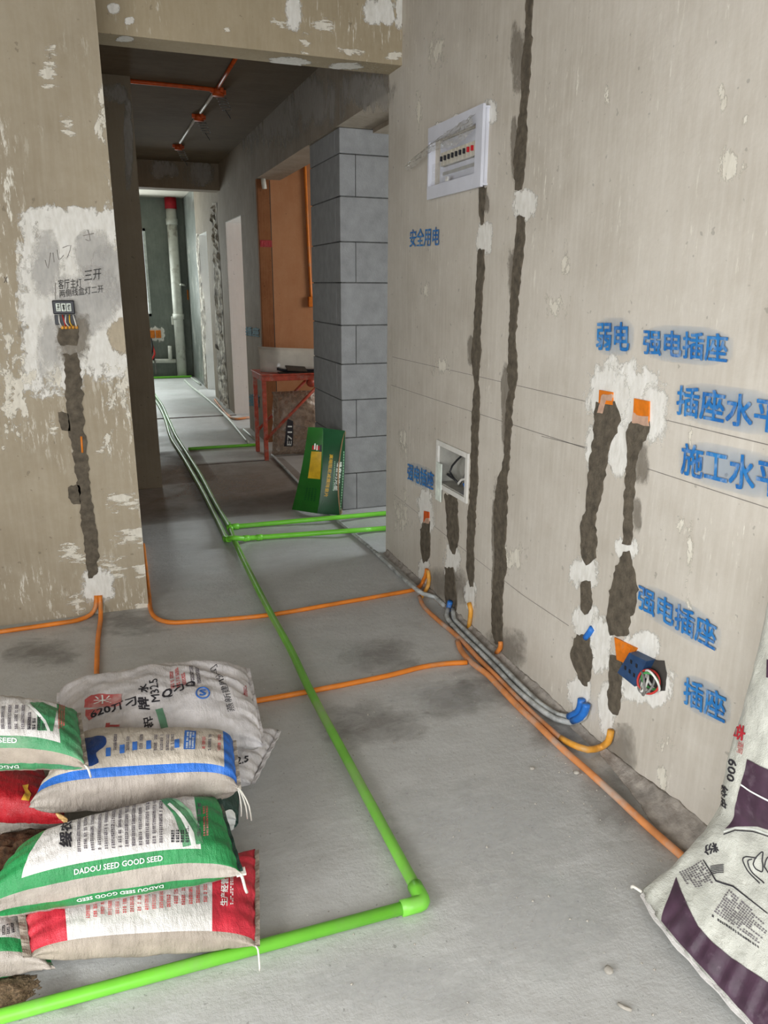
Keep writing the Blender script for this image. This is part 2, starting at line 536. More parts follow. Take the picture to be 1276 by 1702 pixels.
def tube(name, pts, r, material, parent=None, n=10, smooth=True, step=0.03):
    pts = smooth_path(pts, step) if smooth else [Vector(p) for p in pts]
    for a_, b_ in zip(pts, pts[1:]):
        if min(a_.z, b_.z) < 0.06 and not callable(r):
            LOW_LINES.append((a_.x, a_.y, b_.x, b_.y, r))
    v, f = tube_data(pts, r, n)
    o = mesh(name, v, f, material, parent)
    o.data.shade_smooth()
    return o


def ragged(outline, amp, step, seed):
    """outline (closed, 2D) resampled with a noisy edge"""
    out = []
    n = len(outline)
    for i in range(n):
        a, b = Vector(outline[i]), Vector(outline[(i + 1) % n])
        d = b - a
        m = max(1, int(d.length / step))
        nor = Vector((d.y, -d.x)).normalized() if d.length > 1e-9 else Vector((0, 0))
        for k in range(m):
            p = a + d * (k / m)
            w = noise.noise(Vector((p.x * 38, p.y * 38, seed))) + 0.7 * noise.noise(Vector((p.x * 110, p.y * 110, seed + 5)))
            out.append(p + nor * w * amp)
    return out


TO_RIGHT = lambda p, d: Vector((WALL_X - d, p[0], p[1]))
TO_LEFT = lambda p, d: Vector((min(p[0], 0.1099), WALL_LY - d, p[1]))


def slab_from_outline(name, pts2, place, depth, material, parent, back=0.004):
    """thin raised patch: closed 2D outline on a wall, raised by depth"""
    tri = tessellate_polygon([[Vector((p.x, p.y, 0)) for p in pts2]])
    n = len(pts2)
    v = [place(p, depth) for p in pts2] + [place(p, -back) for p in pts2]
    f = [tuple(t) for t in tri]
    f += [(i, (i + 1) % n, n + (i + 1) % n, n + i) for i in range(n)]
    o = mesh(name, v, f, material, parent)
    bm = bmesh.new()
    bm.from_mesh(o.data)
    bmesh.ops.recalc_face_normals(bm, faces=bm.faces)
    bm.to_mesh(o.data)
    bm.free()
    return o


LAYER = [0]


def fade_patch(name, quad, place, depth, material, parent, n=22, power=1.0, sq=2.6):
    """a thin sheet over a quad (4 2D points) whose 'fade' attribute falls to 0 at the rim"""
    q = [Vector(p) for p in quad]
    LAYER[0] += 1
    depth = depth * 0.5 + 0.00003 * (LAYER[0] % 48)
    v, f, fade = [], [], []
    for j in range(n + 1):
        for i in range(n + 1):
            s, t = i / n, j / n
            p = q[0] * (1 - s) * (1 - t) + q[1] * s * (1 - t) + q[2] * s * t + q[3] * (1 - s) * t
            v.append(place(p, depth))
            r = (abs(2 * s - 1) ** sq + abs(2 * t - 1) ** sq) ** (1 / sq)
            fade.append(max(0.0, 1 - r) ** (0.75 * power) * 1.25)
    for j in range(n):
        for i in range(n):
            k = j * (n + 1) + i
            f.append((k, k + 1, k + n + 2, k + n + 1))
    o = mesh(name, v, f, material, parent)
    at = o.data.attributes.new('fade', 'FLOAT', 'POINT')
    at.data.foreach_set('value', fade)
    return o


TEXT_CACHE = {}


def text_data(body, bold=0.0, shear=0.0):
    """flat triangles of a line of lettering in a unit box: verts (x, y, layer), tris, aspect.
    Heavier strokes come from copies shifted by 'bold' of the height, each on its own thin layer."""
    key = (body, bold, shear)
    if key in TEXT_CACHE:
        return TEXT_CACHE[key]
    cu = bpy.data.curves.new('lettering', 'FONT')
    cu.body = body
    cu.size = 1.0
    cu.shear = shear
    cu.resolution_u = 2
    cu.fill_mode = 'FRONT'
    o = bpy.data.objects.new('lettering', cu)
    COL.objects.link(o)
    dg = bpy.context.evaluated_depsgraph_get()
    ev = o.evaluated_get(dg)
    me = ev.to_mesh()
    me.calc_loop_triangles()
    vv = [Vector((v.co.x, v.co.y)) for v in me.vertices]
    ff = [tuple(t.vertices) for t in me.loop_triangles]
    ev.to_mesh_clear()
    bpy.data.objects.remove(o)
    bpy.data.curves.remove(cu)
    x0, x1 = min(p.x for p in vv), max(p.x for p in vv)
    y0, y1 = min(p.y for p in vv), max(p.y for p in vv)
    W, H = x1 - x0, y1 - y0
    sh = [(0, 0)]
    if bold > 0:
        b = bold * H
        sh = [(-b, -b), (b, b), (-b, b), (b, -b), (0, 0)]
    V, Fc = [], []
    for k, (dx, dy) in enumerate(sh):
        m = len(V)
        V += [Vector(((p.x + dx - x0) / W, (p.y + dy - y0) / H, k * 0.00012)) for p in vv]
        Fc += [tuple(i + m for i in t) for t in ff]
    TEXT_CACHE[key] = (V, Fc, W / H)
    return TEXT_CACHE[key]


def split_tris(v, f, maxlen):
    v = [Vector(p) for p in v]
    work, out = list(f), []
    guard = 0
    while work and guard < 60000:
        guard += 1
        a, b, c = work.pop()
        es = sorted((((v[a] - v[b]).length, a, b, c), ((v[b] - v[c]).length, b, c, a), ((v[c] - v[a]).length, c, a, b)), reverse=True)
        L, p, q, r = es[0]
        if L <= maxlen:
            out.append((a, b, c))
            continue
        v.append((v[p] + v[q]) / 2)
        m = len(v) - 1
        work += [(p, m, r), (m, q, r)]
    return v, out


def text_on_plane(name, body, bl, br, tl, place, depth, material, parent, bold=0.02, shear=0.0, fade=False):
    """lettering fitted to baseline-left, baseline-right and top-left 2D wall points"""
    v, f, w = text_data(body, bold, shear)
    bl, br, tl = Vector(bl), Vector(br), Vector(tl)
    pts = [place(bl + (br - bl) * p.x + (tl - bl) * p.y, depth + p.z) for p in v]
    o = mesh(name, pts, f, material, parent)
    if fade:
        at = o.data.attributes.new('fade', 'FLOAT', 'POINT')
        at.data.foreach_set('value', [0.62] * len(pts))
    return o


# ------------------------------------------------------------------ the setting
WALL_X, WALL_LY = 1.475, 3.595
CEIL = 2.83

floor_o = struct(boxes('floor', [(-3.4, 4.7, -2.6, 9.20, -0.12, 0.0), (-3.4, 4.7, 9.215, 14.0, -0.12, 0.0), (-3.4, 4.7, 9.2, 9.215, -0.12, -0.012)], 'floor'))
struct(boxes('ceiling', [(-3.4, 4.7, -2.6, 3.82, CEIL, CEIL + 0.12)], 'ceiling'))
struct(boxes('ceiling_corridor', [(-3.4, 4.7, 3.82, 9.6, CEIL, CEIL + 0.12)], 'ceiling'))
struct(boxes('ceiling_far', [(-3.4, 4.7, 9.6, 14.0, CEIL, CEIL + 0.12)], 'ceiling_room'))

LOWBOX = (2.955, 3.245, 0.598, 0.778)
PANEL = (2.93, 3.335, 1.925, 2.105)
wall_right = struct(boxes('wall_right', holed('y', -2.4, 3.975, 0, CEIL, WALL_X, WALL_X + 0.2, [LOWBOX, PANEL]), 'wall_light'))
wall_left = struct(boxes('wall_left', [(-3.2, 0.11, WALL_LY, 3.80, 0, CEIL)], 'wall_left'))
struct(boxes('wall_side', holed('y', -1.5, 3.6, 0, CEIL, -2.4, -2.2, [(-0.9, 1.0, 0.3, 2.2)]) + [(-3.4, -3.2, 3.6, 14.0, 0, CEIL)], 'wall_left'))
struct(boxes('wall_rear', holed('x', -3.4, 1.675, 0, CEIL, -1.5, -1.3, [(-1.9, 1.1, 0.3, 2.3)]), 'wall_left'))
beam_front = struct(boxes('trim_1', [(-0.6, WALL_X, 3.80, 3.975, 2.505, CEIL)], 'beam'))
# beam over the kitchen opening and the brown room opening, stepped below
beam_right = struct(boxes('trim_2', [(WALL_X, 1.70, 3.975, 7.46, 2.425, CEIL)], 'grey_plaster'))
struct(boxes('trim_3', [(1.70, 1.90, 3.975, 4.86, 2.40, CEIL)], 'grey_plaster'))
beam_cross = struct(boxes('trim_4', [(0.36, WALL_X, 9.57, 9.80, 2.545, CEIL)], 'pillar_plaster'))
# the pillar and wall left of the corridor
pillar = struct(boxes('wall_pillar', [(-3.2, 0.36, 5.93, 6.13, 0, CEIL), (0.16, 0.36, 6.13, 10.4, 0, CEIL)], 'pillar_plaster'))
struct(boxes('wall_far_left', [(-1.8, 0.36, 10.4, 10.5, 0, CEIL), (-1.9, -1.8, 10.4, 13.5, 0, CEIL)], 'green_wall'))
# corridor right wall with two door openings
wall_corridor = struct(boxes('wall_corridor', holed('y', 7.46, 12.0, 0, CEIL, WALL_X, WALL_X + 0.2, [(8.28, 9.28, 0, 2.185), (10.88, 11.70, 0, 2.18)]), 'grey_plaster'))
wall_damp = struct(boxes('wall_damp', [(WALL_X, WALL_X + 0.2, 12.0, 13.5, 0, CEIL)], 'wet_green_wall'))
wall_far = struct(boxes('wall_far', holed('x', -1.9, 4.7, 0, CEIL, 13.5, 13.7, [(-0.45, 0.862, 1.0, 2.36)]), 'green_wall'))
# white putty reveals of the two door openings
struct(boxes('trim_5', [(WALL_X + 0.001, WALL_X + 0.2, 9.272, 9.285, 0, 2.185), (WALL_X + 0.001, WALL_X + 0.2, 8.28, 9.285, 2.177, 2.19)], 'white_putty'))
struct(boxes('trim_6', [(WALL_X + 0.001, WALL_X + 0.2, 11.692, 11.705, 0, 2.18), (WALL_X + 0.001, WALL_X + 0.2, 10.88, 11.705, 2.172, 2.185)], 'white_putty'))
# rooms to the right (kitchen, brown room, two rooms), each with its window opening in the outer wall
struct(boxes('wall_kitchen', [(1.675, 4.7, 2.1, 2.2, 0, CEIL)], 'wall_light'))
struct(boxes('wall_outer', holed('y', 2.1, 13.6, 0, CEIL, 4.5, 4.7, [(3.5, 4.8, 0.9, 2.25), (5.9, 6.7, 1.1, 2.1), (7.9, 9.3, 0.95, 2.25), (10.6, 12.0, 0.95, 2.25)]), 'wall_light'))
brown_wall = struct(boxes('wall_brown', [(1.478, 4.5, 7.44, 7.46, 0, 2.425), (1.70, 4.5, 7.44, 7.70, 2.425, CEIL), (1.675, 4.5, 7.46, 7.70, 0, 2.425)], 'brown_wall'))
struct(boxes('wall_partition', [(1.675, 4.5, 10.35, 10.45, 0, CEIL)], 'white_putty'))

# dark strips across the corridor floor, painted in for the threshold's shadow line
M['threshold'] = simple('threshold_shadow_line', (84, 70, 62), 0.9, 0.2, 20, 0.4, 60)
struct(boxes('trim_7', [(0.40, WALL_X, 9.16, 9.21, -0.01, 0.004)], 'threshold'))
struct(boxes('trim_8', [(0.62, 1.30, 6.61, 6.625, -0.01, 0.003)], 'threshold'))

# aerated block wall: an L of thin blocks around the corner post
BX, BY = 1.49, 4.88
courses = [0, 0.258, 0.508, 0.765, 1.002, 1.252, 1.519, 1.767, 2.034, 2.277, 2.425]
wall_block = struct(boxes('wall_block', [(BX + 0.008, 4.5, BY + 0.008, BY + 0.098, 0, CEIL), (BX + 0.008, BX + 0.098, BY + 0.05, 5.572, 0, 2.425), (1.60, 1.75, BY + 0.1, 5.3, 0, 2.42)], 'mortar_joint'))
for i in range(10):
    z0, z1 = courses[i] + 0.004, courses[i + 1] - 0.003
    jog = (random.random() - 0.5) * 0.004
    if i % 2 == 0:
        spans = [('y', BY + jog, 5.58)]
        xs = [BX + 0.100, BX + 0.70, BX + 1.30, BX + 1.90]
    else:
        spans = [('y', BY + 0.104, 5.58)]
        xs = [BX + jog, BX + 0.60, BX + 1.20, BX + 1.80]
    for s in spans:
        boxes('brick', [(BX + jog, BX + 0.1, s[1], s[2], z0, z1)], 'block', wall_block, 0.003)
    for k in range(3):
        boxes('brick', [(xs[k] + (0.004 if k or i % 2 == 0 else 0), xs[k + 1] - 0.004, BY + jog * 0.6, BY + 0.1, z0, z1)], 'block', wall_block, 0.003)

# ------------------------------------------------------------------ far end
win = struct(thing('window_1', None, None, (0.2, 13.5, 1.0)))
boxes('window_frame', [(0.822, 0.862, 13.49, 13.58, 1.0, 2.36), (-0.45, -0.41, 13.49, 13.58, 1.0, 2.36), (0.2, 0.24, 13.51, 13.57, 1.0, 2.36), (-0.45, 0.862, 13.49, 13.58, 1.0, 1.04), (-0.45, 0.862, 13.49, 13.58, 2.32, 2.36)], 'window_frame', win)
pane = NT('window_glass')
pane.b.inputs['Base Color'].default_value = (0.95, 0.98, 0.98, 1)
pane.b.inputs['Alpha'].default_value = 0.12
pane.b.inputs['Roughness'].default_value = 0.05
boxes('pane', [(-0.41, 0.2, 13.535, 13.541, 1.04, 2.32)], pane.m, win)
boxes('pane', [(0.24, 0.822, 13.535, 13.541, 1.04, 2.32)], pane.m, win)

riser = thing('drain_riser', 'dirty white plastic drain pipe standing floor to ceiling against the far wall', 'pipe', (1.30, 13.35, 0))
tube('pipe', [(1.28, 13.41, 0), (1.28, 13.41, 2.70)], 0.080, 'white_pvc', riser, 18, False)
tube('collar', [(1.28, 13.41, 2.66), (1.28, 13.41, 2.83)], 0.092, 'red_cap', riser, 18, False)
for zz in (2.42, 0.95):
    tube('socket_ring', [(1.28, 13.41, zz), (1.28, 13.41, zz + 0.09)], 0.092, 'white_pvc', riser, 18, False)
boxes('bracket', [(1.17, 1.21, 13.42, 13.5, 0.86, 1.0)], 'white_pvc', riser, 0.01)
branch = thing('drain_branch', 'low horizontal white drain pipe with an upright stub on the far wall', 'pipe', (0.9, 13.42, 0.2))
tube('pipe', [on_y(236, 600, 13.42), on_y(292, 600, 13.42)], 0.035, 'white_pvc', branch, 12, False)
tube('stub', [on_y(283, 600, 13.42), on_y(282, 575, 13.42)], 0.032, 'white_pvc', branch, 12, False)

double = thing('double_socket_box', 'orange double socket box in white putty on the far wall', 'socket box', tuple(on_y(258, 557, 13.5)))
p0, p1 = on_y(249, 562, 13.49), on_y(267, 549, 13.49)
mx = (p0.x + p1.x) / 2
boxes('box', [(p0.x, mx - 0.008, 13.475, 13.5, p0.z, p1.z)], 'orange_box', double, 0.006)
boxes('box', [(mx + 0.008, p1.x, 13.475, 13.5, p0.z, p1.z)], 'orange_box', double, 0.006)
fade_patch('plaster_patch', [(p0.x - 0.09, p0.z - 0.09), (p1.x + 0.10, p0.z - 0.09), (p1.x + 0.10, p1.z + 0.09), (p0.x - 0.09, p1.z + 0.09)],
           lambda p, d: Vector((p[0], 13.5 - d, p[1])), 0.004, 'white_patch', wall_far)
hang = thing('hanging_wires', 'tangle of black and red wires hanging below the far double socket box', 'wires', tuple(on_y(253, 600, 13.4)))
tube('wire', [on_y(250, 563, 13.475), on_y(253, 580, 13.36), on_y(250, 592, 13.35), on_y(256, 598, 13.35)], 0.022, 'wire_black', hang, 8)
tube('wire', [on_y(253, 574, 13.40), on_y(257, 588, 13.32), on_y(252, 598, 13.31)], 0.016, 'wire_red', hang, 8)
tube('wire', [on_y(256, 596, 13.35), on_y(259, 610, 13.35), on_y(259, 622, 13.35)], 0.012, 'wire_grey', hang, 8)

bib = thing('wall_tap', 'small white tap bracket beside the drain riser on the damp wall', 'tap', tuple(on_x(309, 476, WALL_X)))
tube('spout', [on_x(309, 476, WALL_X), on_x(306, 474, WALL_X - 0.07), on_x(300, 473, WALL_X - 0.14)], 0.016, 'white_pvc', bib, 8)
pb = on_x(312, 491, WALL_X)
boxes('box', [(WALL_X - 0.02, WALL_X, pb.y - 0.10, pb.y + 0.10, pb.z - 0.07, pb.z + 0.09)], 'orange_box', bib, 0.008)

# ------------------------------------------------------------------ marks and fillings on the walls
def wr(px, py):
    p = on_x(px, py, WALL_X)
    return Vector((p.y, p.z))


def wl(px, py):
    p = on_y(px, py, WALL_LY)
    return Vector((p.x, p.z))


seed = [0]


def channel(rows, to2d, place, parent, depth=0.0045, amp=0.010, material='mortar', name='mortar_channel', step=0.012, extra=0):
    """a filled wall chase traced as rows (py, pxL, pxR)"""
    seed[0] += 3
    L = [to2d(r[1] - extra, r[0]) for r in rows]
    R = [to2d(r[2] + extra, r[0]) for r in rows]
    return slab_from_outline(name, ragged(L + R[::-1], amp, step, seed[0]), place, depth, material, parent)


A1 = [(-36, 878, 888), (-12, 876, 887), (0, 875, 886), (44, 875, 884), (85, 871, 884), (118, 866, 882), (153, 868, 879), (188, 865, 875), (218, 860, 877), (250, 856, 875), (282, 855, 872), (315, 857, 868)]
A2 = [(360, 860, 873), (412, 857, 871), (456, 852, 866), (500, 849, 862), (560, 847, 857), (592, 846, 859), (622, 844, 860), (648, 848, 858), (665, 843, 853), (700, 841, 851), (730, 839, 849), (760, 838, 847), (780, 834, 847), (793, 828, 843), (827, 823, 844), (877, 821, 842), (906, 823, 840), (940, 823, 843), (968, 820, 837), (1004, 818, 836), (1041, 818, 835), (1070, 823, 835)]
B1 = [(311, 797, 809), (347, 797, 806), (374, 800, 803)]
B2 = [(415, 796, 806), (446, 793, 806), (480, 792, 803), (520, 789, 801), (560, 787, 799), (588, 784, 800), (610, 785, 798), (635, 790, 795), (655, 787, 798), (700, 785, 797), (760, 783, 794), (800, 782, 795), (832, 781, 792), (860, 778, 791), (906, 777, 788), (948, 776, 788), (975, 782, 787)]
C1 = [(822, 739, 761), (855, 743, 761), (891, 744, 763), (908, 747, 760), (921, 753, 756)]
C2 = [(943, 741, 754), (976, 740, 758), (1003, 741, 760), (1020, 743, 757)]
D1 = [(866, 705, 715), (880, 700, 715), (900, 699, 716), (922, 701, 715), (934, 704, 710)]
E1 = [(668, 992, 1022), (685, 988, 1028), (700, 990, 1032), (722, 989, 1022), (756, 982, 1012), (795, 978, 1005), (818, 974, 1000), (848, 975, 993), (868, 966, 990), (900, 966, 991), (926, 968, 989), (938, 975, 979)]
E1b = [(716, 1012, 1026), (734, 1010, 1027), (750, 1020, 1030), (774, 1028, 1031)]
E2 = [(967, 968, 982), (993, 965, 984), (1012, 967, 984), (1022, 973, 979)]
E3 = [(1054, 960, 978), (1074, 950, 982), (1093, 949, 985), (1108, 954, 984), (1127, 962, 981), (1141, 973, 977)]
F1 = [(700, 1050, 1080), (718, 1043, 1080), (742, 1044, 1066), (765, 1043, 1059), (795, 1041, 1056), (824, 1037, 1055), (854, 1038, 1052), (883, 1036, 1051), (906, 1035, 1050)]
F2 = [(917, 1037, 1047), (947, 1023, 1054), (972, 1017, 1058), (1000, 1013, 1058), (1012, 1010, 1057), (1034, 1010, 1048), (1056, 1015, 1042)]
F3 = [(1088, 1014, 1036), (1124, 1012, 1034), (1155, 1010, 1032), (1178, 1013, 1032), (1187, 1020, 1026)]
for rows in (A1, A2, B1, B2, C1, C2, D1, E1, E2, E3, F1, F2, F3):
    channel(rows, wr, TO_RIGHT, wall_right)
# pale smears of dry mortar beside the fillings
def pr(x0, y0, x1, y1, place=TO_RIGHT, conv=wr, parent=None, m='white_patch', d=0.0018, name='plaster_patch', power=1.0, sq=2.6):
    q = [conv(x0, y1), conv(x1, y1), conv(x1, y0), conv(x0, y0)]
    return fade_patch(name, q, place, d, m, parent or wall_right, power=power, sq=sq)


for r in ((850, 308, 895, 372), (790, 362, 822, 428), (690, 805, 726, 890), (694, 920, 718, 974), (734, 898, 768, 966), (770, 960, 794, 1018),
          (962, 580, 1120, 745), (972, 600, 1050, 720), (1060, 630, 1118, 750), (942, 918, 1004, 984), (948, 1000, 1004, 1066), (940, 1112, 988, 1192), (1020, 888, 1064, 936),
          (976, 1010, 1024, 1130), (1030, 1044, 1104, 1106), (1024, 1092, 1130, 1182), (988, 1120, 1028, 1232), (970, 690, 996, 800), (1008, 690, 1056, 800), (800, 160, 830, 210)):
    pr(*r)
for r in ((1074, 1205, 1134, 1270), (1142, 690, 1153, 770), (1120, 840, 1160, 905), (1134, 860, 1156, 1040), (694, 460, 722, 510), (710, 580, 756, 635), (1180, 235, 1250, 320), (714, 20, 734, 110), (686, 140, 708, 230),
          (658, 690, 686, 780), (822, 890, 886, 970), (1084, 1245, 1116, 1330), (650, 790, 690, 910), (700, 30, 760, 140), (1225, 180, 1250, 215), (1000, 120, 1020, 200), (890, 480, 960, 540), (1190, 130, 1210, 190), (930, 380, 950, 480)):
    pr(*r, m='scrape')
for r in ((848, 190, 862, 310), (842, 405, 860, 500), (832, 590, 848, 760), (776, 555, 790, 615), (803, 315, 815, 360), (1052, 725, 1082, 815), (1048, 820, 1068, 890), (846, 30, 880, 160), (1012, 720, 1036, 790), (816, 780, 830, 1060)):
    pr(*r, m='dark_smear', d=0.001, name='mortar_smear')
# grime near the base of the wall
for r in ((800, 1040, 880, 1120), (1000, 1200, 1060, 1300), (700, 940, 790, 1010)):
    pr(*r, m='grime', d=0.001, name='grime_smear')
# laser level lines
for pts in ([(652, 593), (660, 595.1), (800, 627), (960, 664), (1110, 699), (1300, 745)], [(650, 640), (656, 642), (790, 686), (936, 733), (1100, 787), (1300, 852)],
            [(900, 725), (980, 745)], [(655, 822), (760, 905), (870, 990), (945, 1040)]):
    w = [wr(*p) for p in pts]
    hw = 0.0011
    mesh('pencil_line', [TO_RIGHT(p + Vector((0, s * hw)), 0.0006) for p in w for s in (-1, 1)], [(2 * i, 2 * i + 1, 2 * i + 3, 2 * i + 2) for i in range(len(w) - 1)], 'pencil', wall_right)


def wall_text(body, bl, br, tl, bold=0.035, haze=True, material='blue_paint', parent=wall_right, conv=wr, place=TO_RIGHT, name='stencil_text', fade=True, grow=5):
    a, b, c = conv(*bl), conv(*br), conv(*tl)
    if haze:
        d = b + (c - a)
        g = (b - a).normalized() * 0.018
        h = (c - a).normalized() * 0.016
        fade_patch('paint_overspray', [a - g - h, b + g - h, d + g + h, c - g + h], place, 0.0011, 'blue_haze', parent, power=0.7)
    return text_on_plane(name, body, a, b, c, place, 0.0056, material, parent, bold, 0, fade)


wall_text('安全用电', (682, 411), (731, 408), (683, 382), 0.012, False)
wall_text('弱电', (993, 581), (1047, 584), (994, 536), 0.02)
wall_text('强电插座', (1071, 588), (1210, 603), (1072, 547), 0.02)
wall_text('插座水平', (1126, 688), (1300, 722), (1129, 640), 0.02)
wall_text('施工水平', (1134, 787), (1302, 830), (1136, 736), 0.02)
wall_text('强电插座', (1062, 1010), (1190, 1082), (1064, 970), 0.02)
wall_text('插座', (1138, 1168), (1206, 1202), (1140, 1124), 0.02)
wall_text('强电插座', (678, 796), (721, 815), (679, 769), 0.018)
wall_text('插座', (409, 557), (431, 560), (409, 543), 0.04, False, 'blue_paint_far', wall_corridor, wr, TO_RIGHT, 'stencil_text', False)
wall_text('插座', (415, 674), (431, 676), (415, 655), 0.04, False, 'blue_paint_far', wall_corridor, wr, TO_RIGHT, 'stencil_text', False)

# stains, dusty smears and a painted brown shade on the floor
TO_FLOOR = lambda p, d: Vector((min(p[0], WALL_X - 0.001), p[1], d))
wf = lambda px, py: Vector((on_z(px, py, 0).x, on_z(px, py, 0).y))
for r in ((520, 1160, 720, 1250), (740, 1105, 920, 1180), (560, 1060, 700, 1120), (860, 1120, 1010, 1260), (960, 1240, 1150, 1420), (120, 1010, 300, 1060), (0, 1060, 140, 1110), (690, 1130, 800, 1200), (30, 1600, 160, 1690)):
    pr(*r, TO_FLOOR, wf, floor_o, 'floor_stain', 0.0006, 'floor_stain')
for r in ((620, 1290, 980, 1480), (760, 1440, 1040, 1640), (500, 1580, 860, 1700), (640, 1130, 820, 1180)):
    pr(*r, TO_FLOOR, wf, floor_o, 'floor_dust', 0.0006, 'dust_and_shade_smear')

for q in ([(-0.4, 4.95), (1.6, 4.95), (1.6, 6.7), (0.2, 6.7)], [(0.3, 6.0), (0.8, 6.0), (0.8, 7.3), (0.4, 7.3)]):  # corridor floor areas tinted brown in place of weak, warm light
    fade_patch('dust_and_shade_smear', [Vector(p) for p in q], TO_FLOOR, 0.0006, 'brown_shade_tint', floor_o, power=0.5, sq=6)
for r in ((168, 136, 216, 175), (205, 150, 222, 320)):
    pr(*r, lambda p, d: Vector((min(p[0], 0.3599), 5.93 - d, min(p[1], CEIL))), lambda px, py: Vector((on_y(px, py, 5.93).x, on_y(px, py, 5.93).z)), pillar, 'pale_smear')

# mortar fillet along the foot of the right wall
rnd = random.Random(3)
v, f = [], []
ys = np.linspace(0.9, 3.95, 240)
for y in ys:
    k = 0.5 + 0.5 * noise.noise(Vector((y * 5, 0.3, 0)))
    near = min(1.0, max(0.0, (1.86 - y) / 0.35)) ** 1.5
    w = 0.022 + 0.02 * k + (0.045 + 0.02 * k) * near
    h = 0.016 + 0.014 * k + (0.02 + 0.02 * k) * near
    prof = [(WALL_X + 0.002, -0.002), (WALL_X + 0.002, h), (WALL_X - 0.006, h - 0.004), (WALL_X - w * 0.35, h * 0.5), (WALL_X - w * 0.7, h * 0.18), (WALL_X - w, -0.002)]
    for x, z in prof:
        v.append((x + 0.006 * noise.noise(Vector((y * 30, z * 60, 1))), y, z + (0.007 * noise.noise(Vector((y * 34, x * 60, 2))) if z > 0 else 0)))
for i in range(len(ys) - 1):
    for k in range(5):
        a = i * 6 + k
        f.append((a, a + 1, a + 7, a + 6))
fil = mesh('mortar_fillet', v, f, 'fillet', wall_right, True)

# ---- the left wall: putty patch, filled channel, hand notes, scrapes
def pl(x0, y0, x1, y1, m='white_patch', d=0.0018, name='plaster_patch', power=1.0, sq=2.6):
    return pr(x0, y0, x1, y1, TO_LEFT, wl, wall_left, m, d, name, power, sq)


pl(20, 335, 330, 560, power=0.5, sq=7)
pl(30, 420, 150, 668, power=0.6, sq=6)
pl(110, 480, 330, 640, power=0.8, sq=5)
for r in ((120, 380, 190, 470), (50, 380, 100, 500), (150, 400, 215, 520), (90, 440, 200, 560), (60, 520, 110, 640)):
    pl(*r, 'putty_grey', 0.0022, power=0.8)
pl(88, 510, 156, 612, 'dark_smear', 0.0026)
pl(170, 520, 250, 600, 'tan_patch', 0.0024)
for r in ((-20, 480, 44, 800), (0, 540, 70, 760), (66, 590, 118, 670), (140, 580, 260, 700), (154, 690, 196, 780), (180, 300, 236, 480), (186, 560, 262, 660), (150, 80, 206, 300), (165, 200, 216, 380), (190, 640, 280, 760)):
    pl(*r, 'scrape')
for r in ((140, 805, 260, 860), (160, 860, 290, 922), (140, 910, 230, 970), (85, 890, 160, 955), (98, 975, 156, 1028), (50, 50, 108, 170), (205, 990, 268, 1024), (210, 930, 262, 970), (74, 680, 106, 740), (92, 170, 136, 250), (150, 735, 186, 760)):
    pl(*r, 'drag')
pl(130, 935, 196, 1008)
LC1 = [(545, 97, 130), (560, 96, 132), (574, 100, 126)]
LC2 = [(588, 106, 128), (600, 107, 132), (640, 108, 137), (680, 111, 138), (720, 115, 141), (745, 120, 144), (780, 126, 147), (820, 130, 151), (860, 135, 158), (890, 138, 162), (930, 143, 164), (950, 146, 163), (960, 147, 153)]
LC3 = [(686, 98, 113), (700, 97, 115), (716, 103, 117)]
LC4 = [(806, 116, 132), (828, 112, 132), (838, 122, 133)]
for rows in (LC1, LC2, LC3, LC4):
    channel(rows, wl, TO_LEFT, wall_left)
# a cleft in the filling where the conduit shows
tube('conduit_glimpse', [TO_LEFT(wl(135, 725), 0.003), TO_LEFT(wl(137, 752), 0.003)], 0.005, 'orange', wall_left, 8, False)
for body, bl, br, tl in (('三开', (140, 468), (168, 464), (140, 450)), ('客厅主灯', (97, 481), (136, 478), (96, 465)), ('两侧线盒灯二开', (99, 495), (172, 486), (98, 482))):
    wall_text(body, bl, br, tl, -0.005, False, 'ink', wall_left, wl, TO_LEFT, 'hand_note', False)
for pts in ([(75, 432), (80, 446), (84, 420)], [(88, 420), (90, 436)], [(95, 415), (98, 432), (106, 424)], [(104, 412), (118, 408), (112, 428)], [(138, 392), (156, 388)], [(146, 382), (150, 400), (142, 398)], [(92, 470), (92, 498)], [(7, 460), (12, 470)], [(12, 460), (7, 470)]):
    tube('pencil_scribble', [TO_LEFT(wl(*p), 0.002) for p in pts], 0.0014, 'pencil', wall_left, 6)
# scrapes on the beam
TO_BEAM = lambda p, d: Vector((min(p[0], WALL_X - 0.002), 3.80 - d, max(p[1], 2.506)))
wb = lambda px, py: Vector((on_y(px, py, 3.80).x, on_y(px, py, 3.80).z))
for r in ((174, 2, 204, 26), (204, 27, 226, 43), (466, -16, 506, 60), (596, -10, 664, 46), (655, -20, 674, 60)):
    pr(*r, TO_BEAM, wb, beam_front)
for r in ((440, 20, 500, 64), (500, 20, 570, 66), (630, 80, 672, 110), (545, 74, 620, 102), (366, 38, 388, 62), (490, 40, 524, 98)):
    pr(*r, TO_BEAM, wb, beam_front, 'drag')
# scrapes on the beam's underside
TO_SOFFIT = lambda p, d: Vector((min(p[0], WALL_X - 0.002), min(3.974, max(3.801, p[1])), 2.505 - d))
wso = lambda px, py: Vector((on_z(px, py, 2.505).x, on_z(px, py, 2.505).y))
for r in ((440, 92, 520, 112), (540, 102, 610, 116), (190, 58, 225, 70)):
    pr(*r, TO_SOFFIT, wso, beam_front)

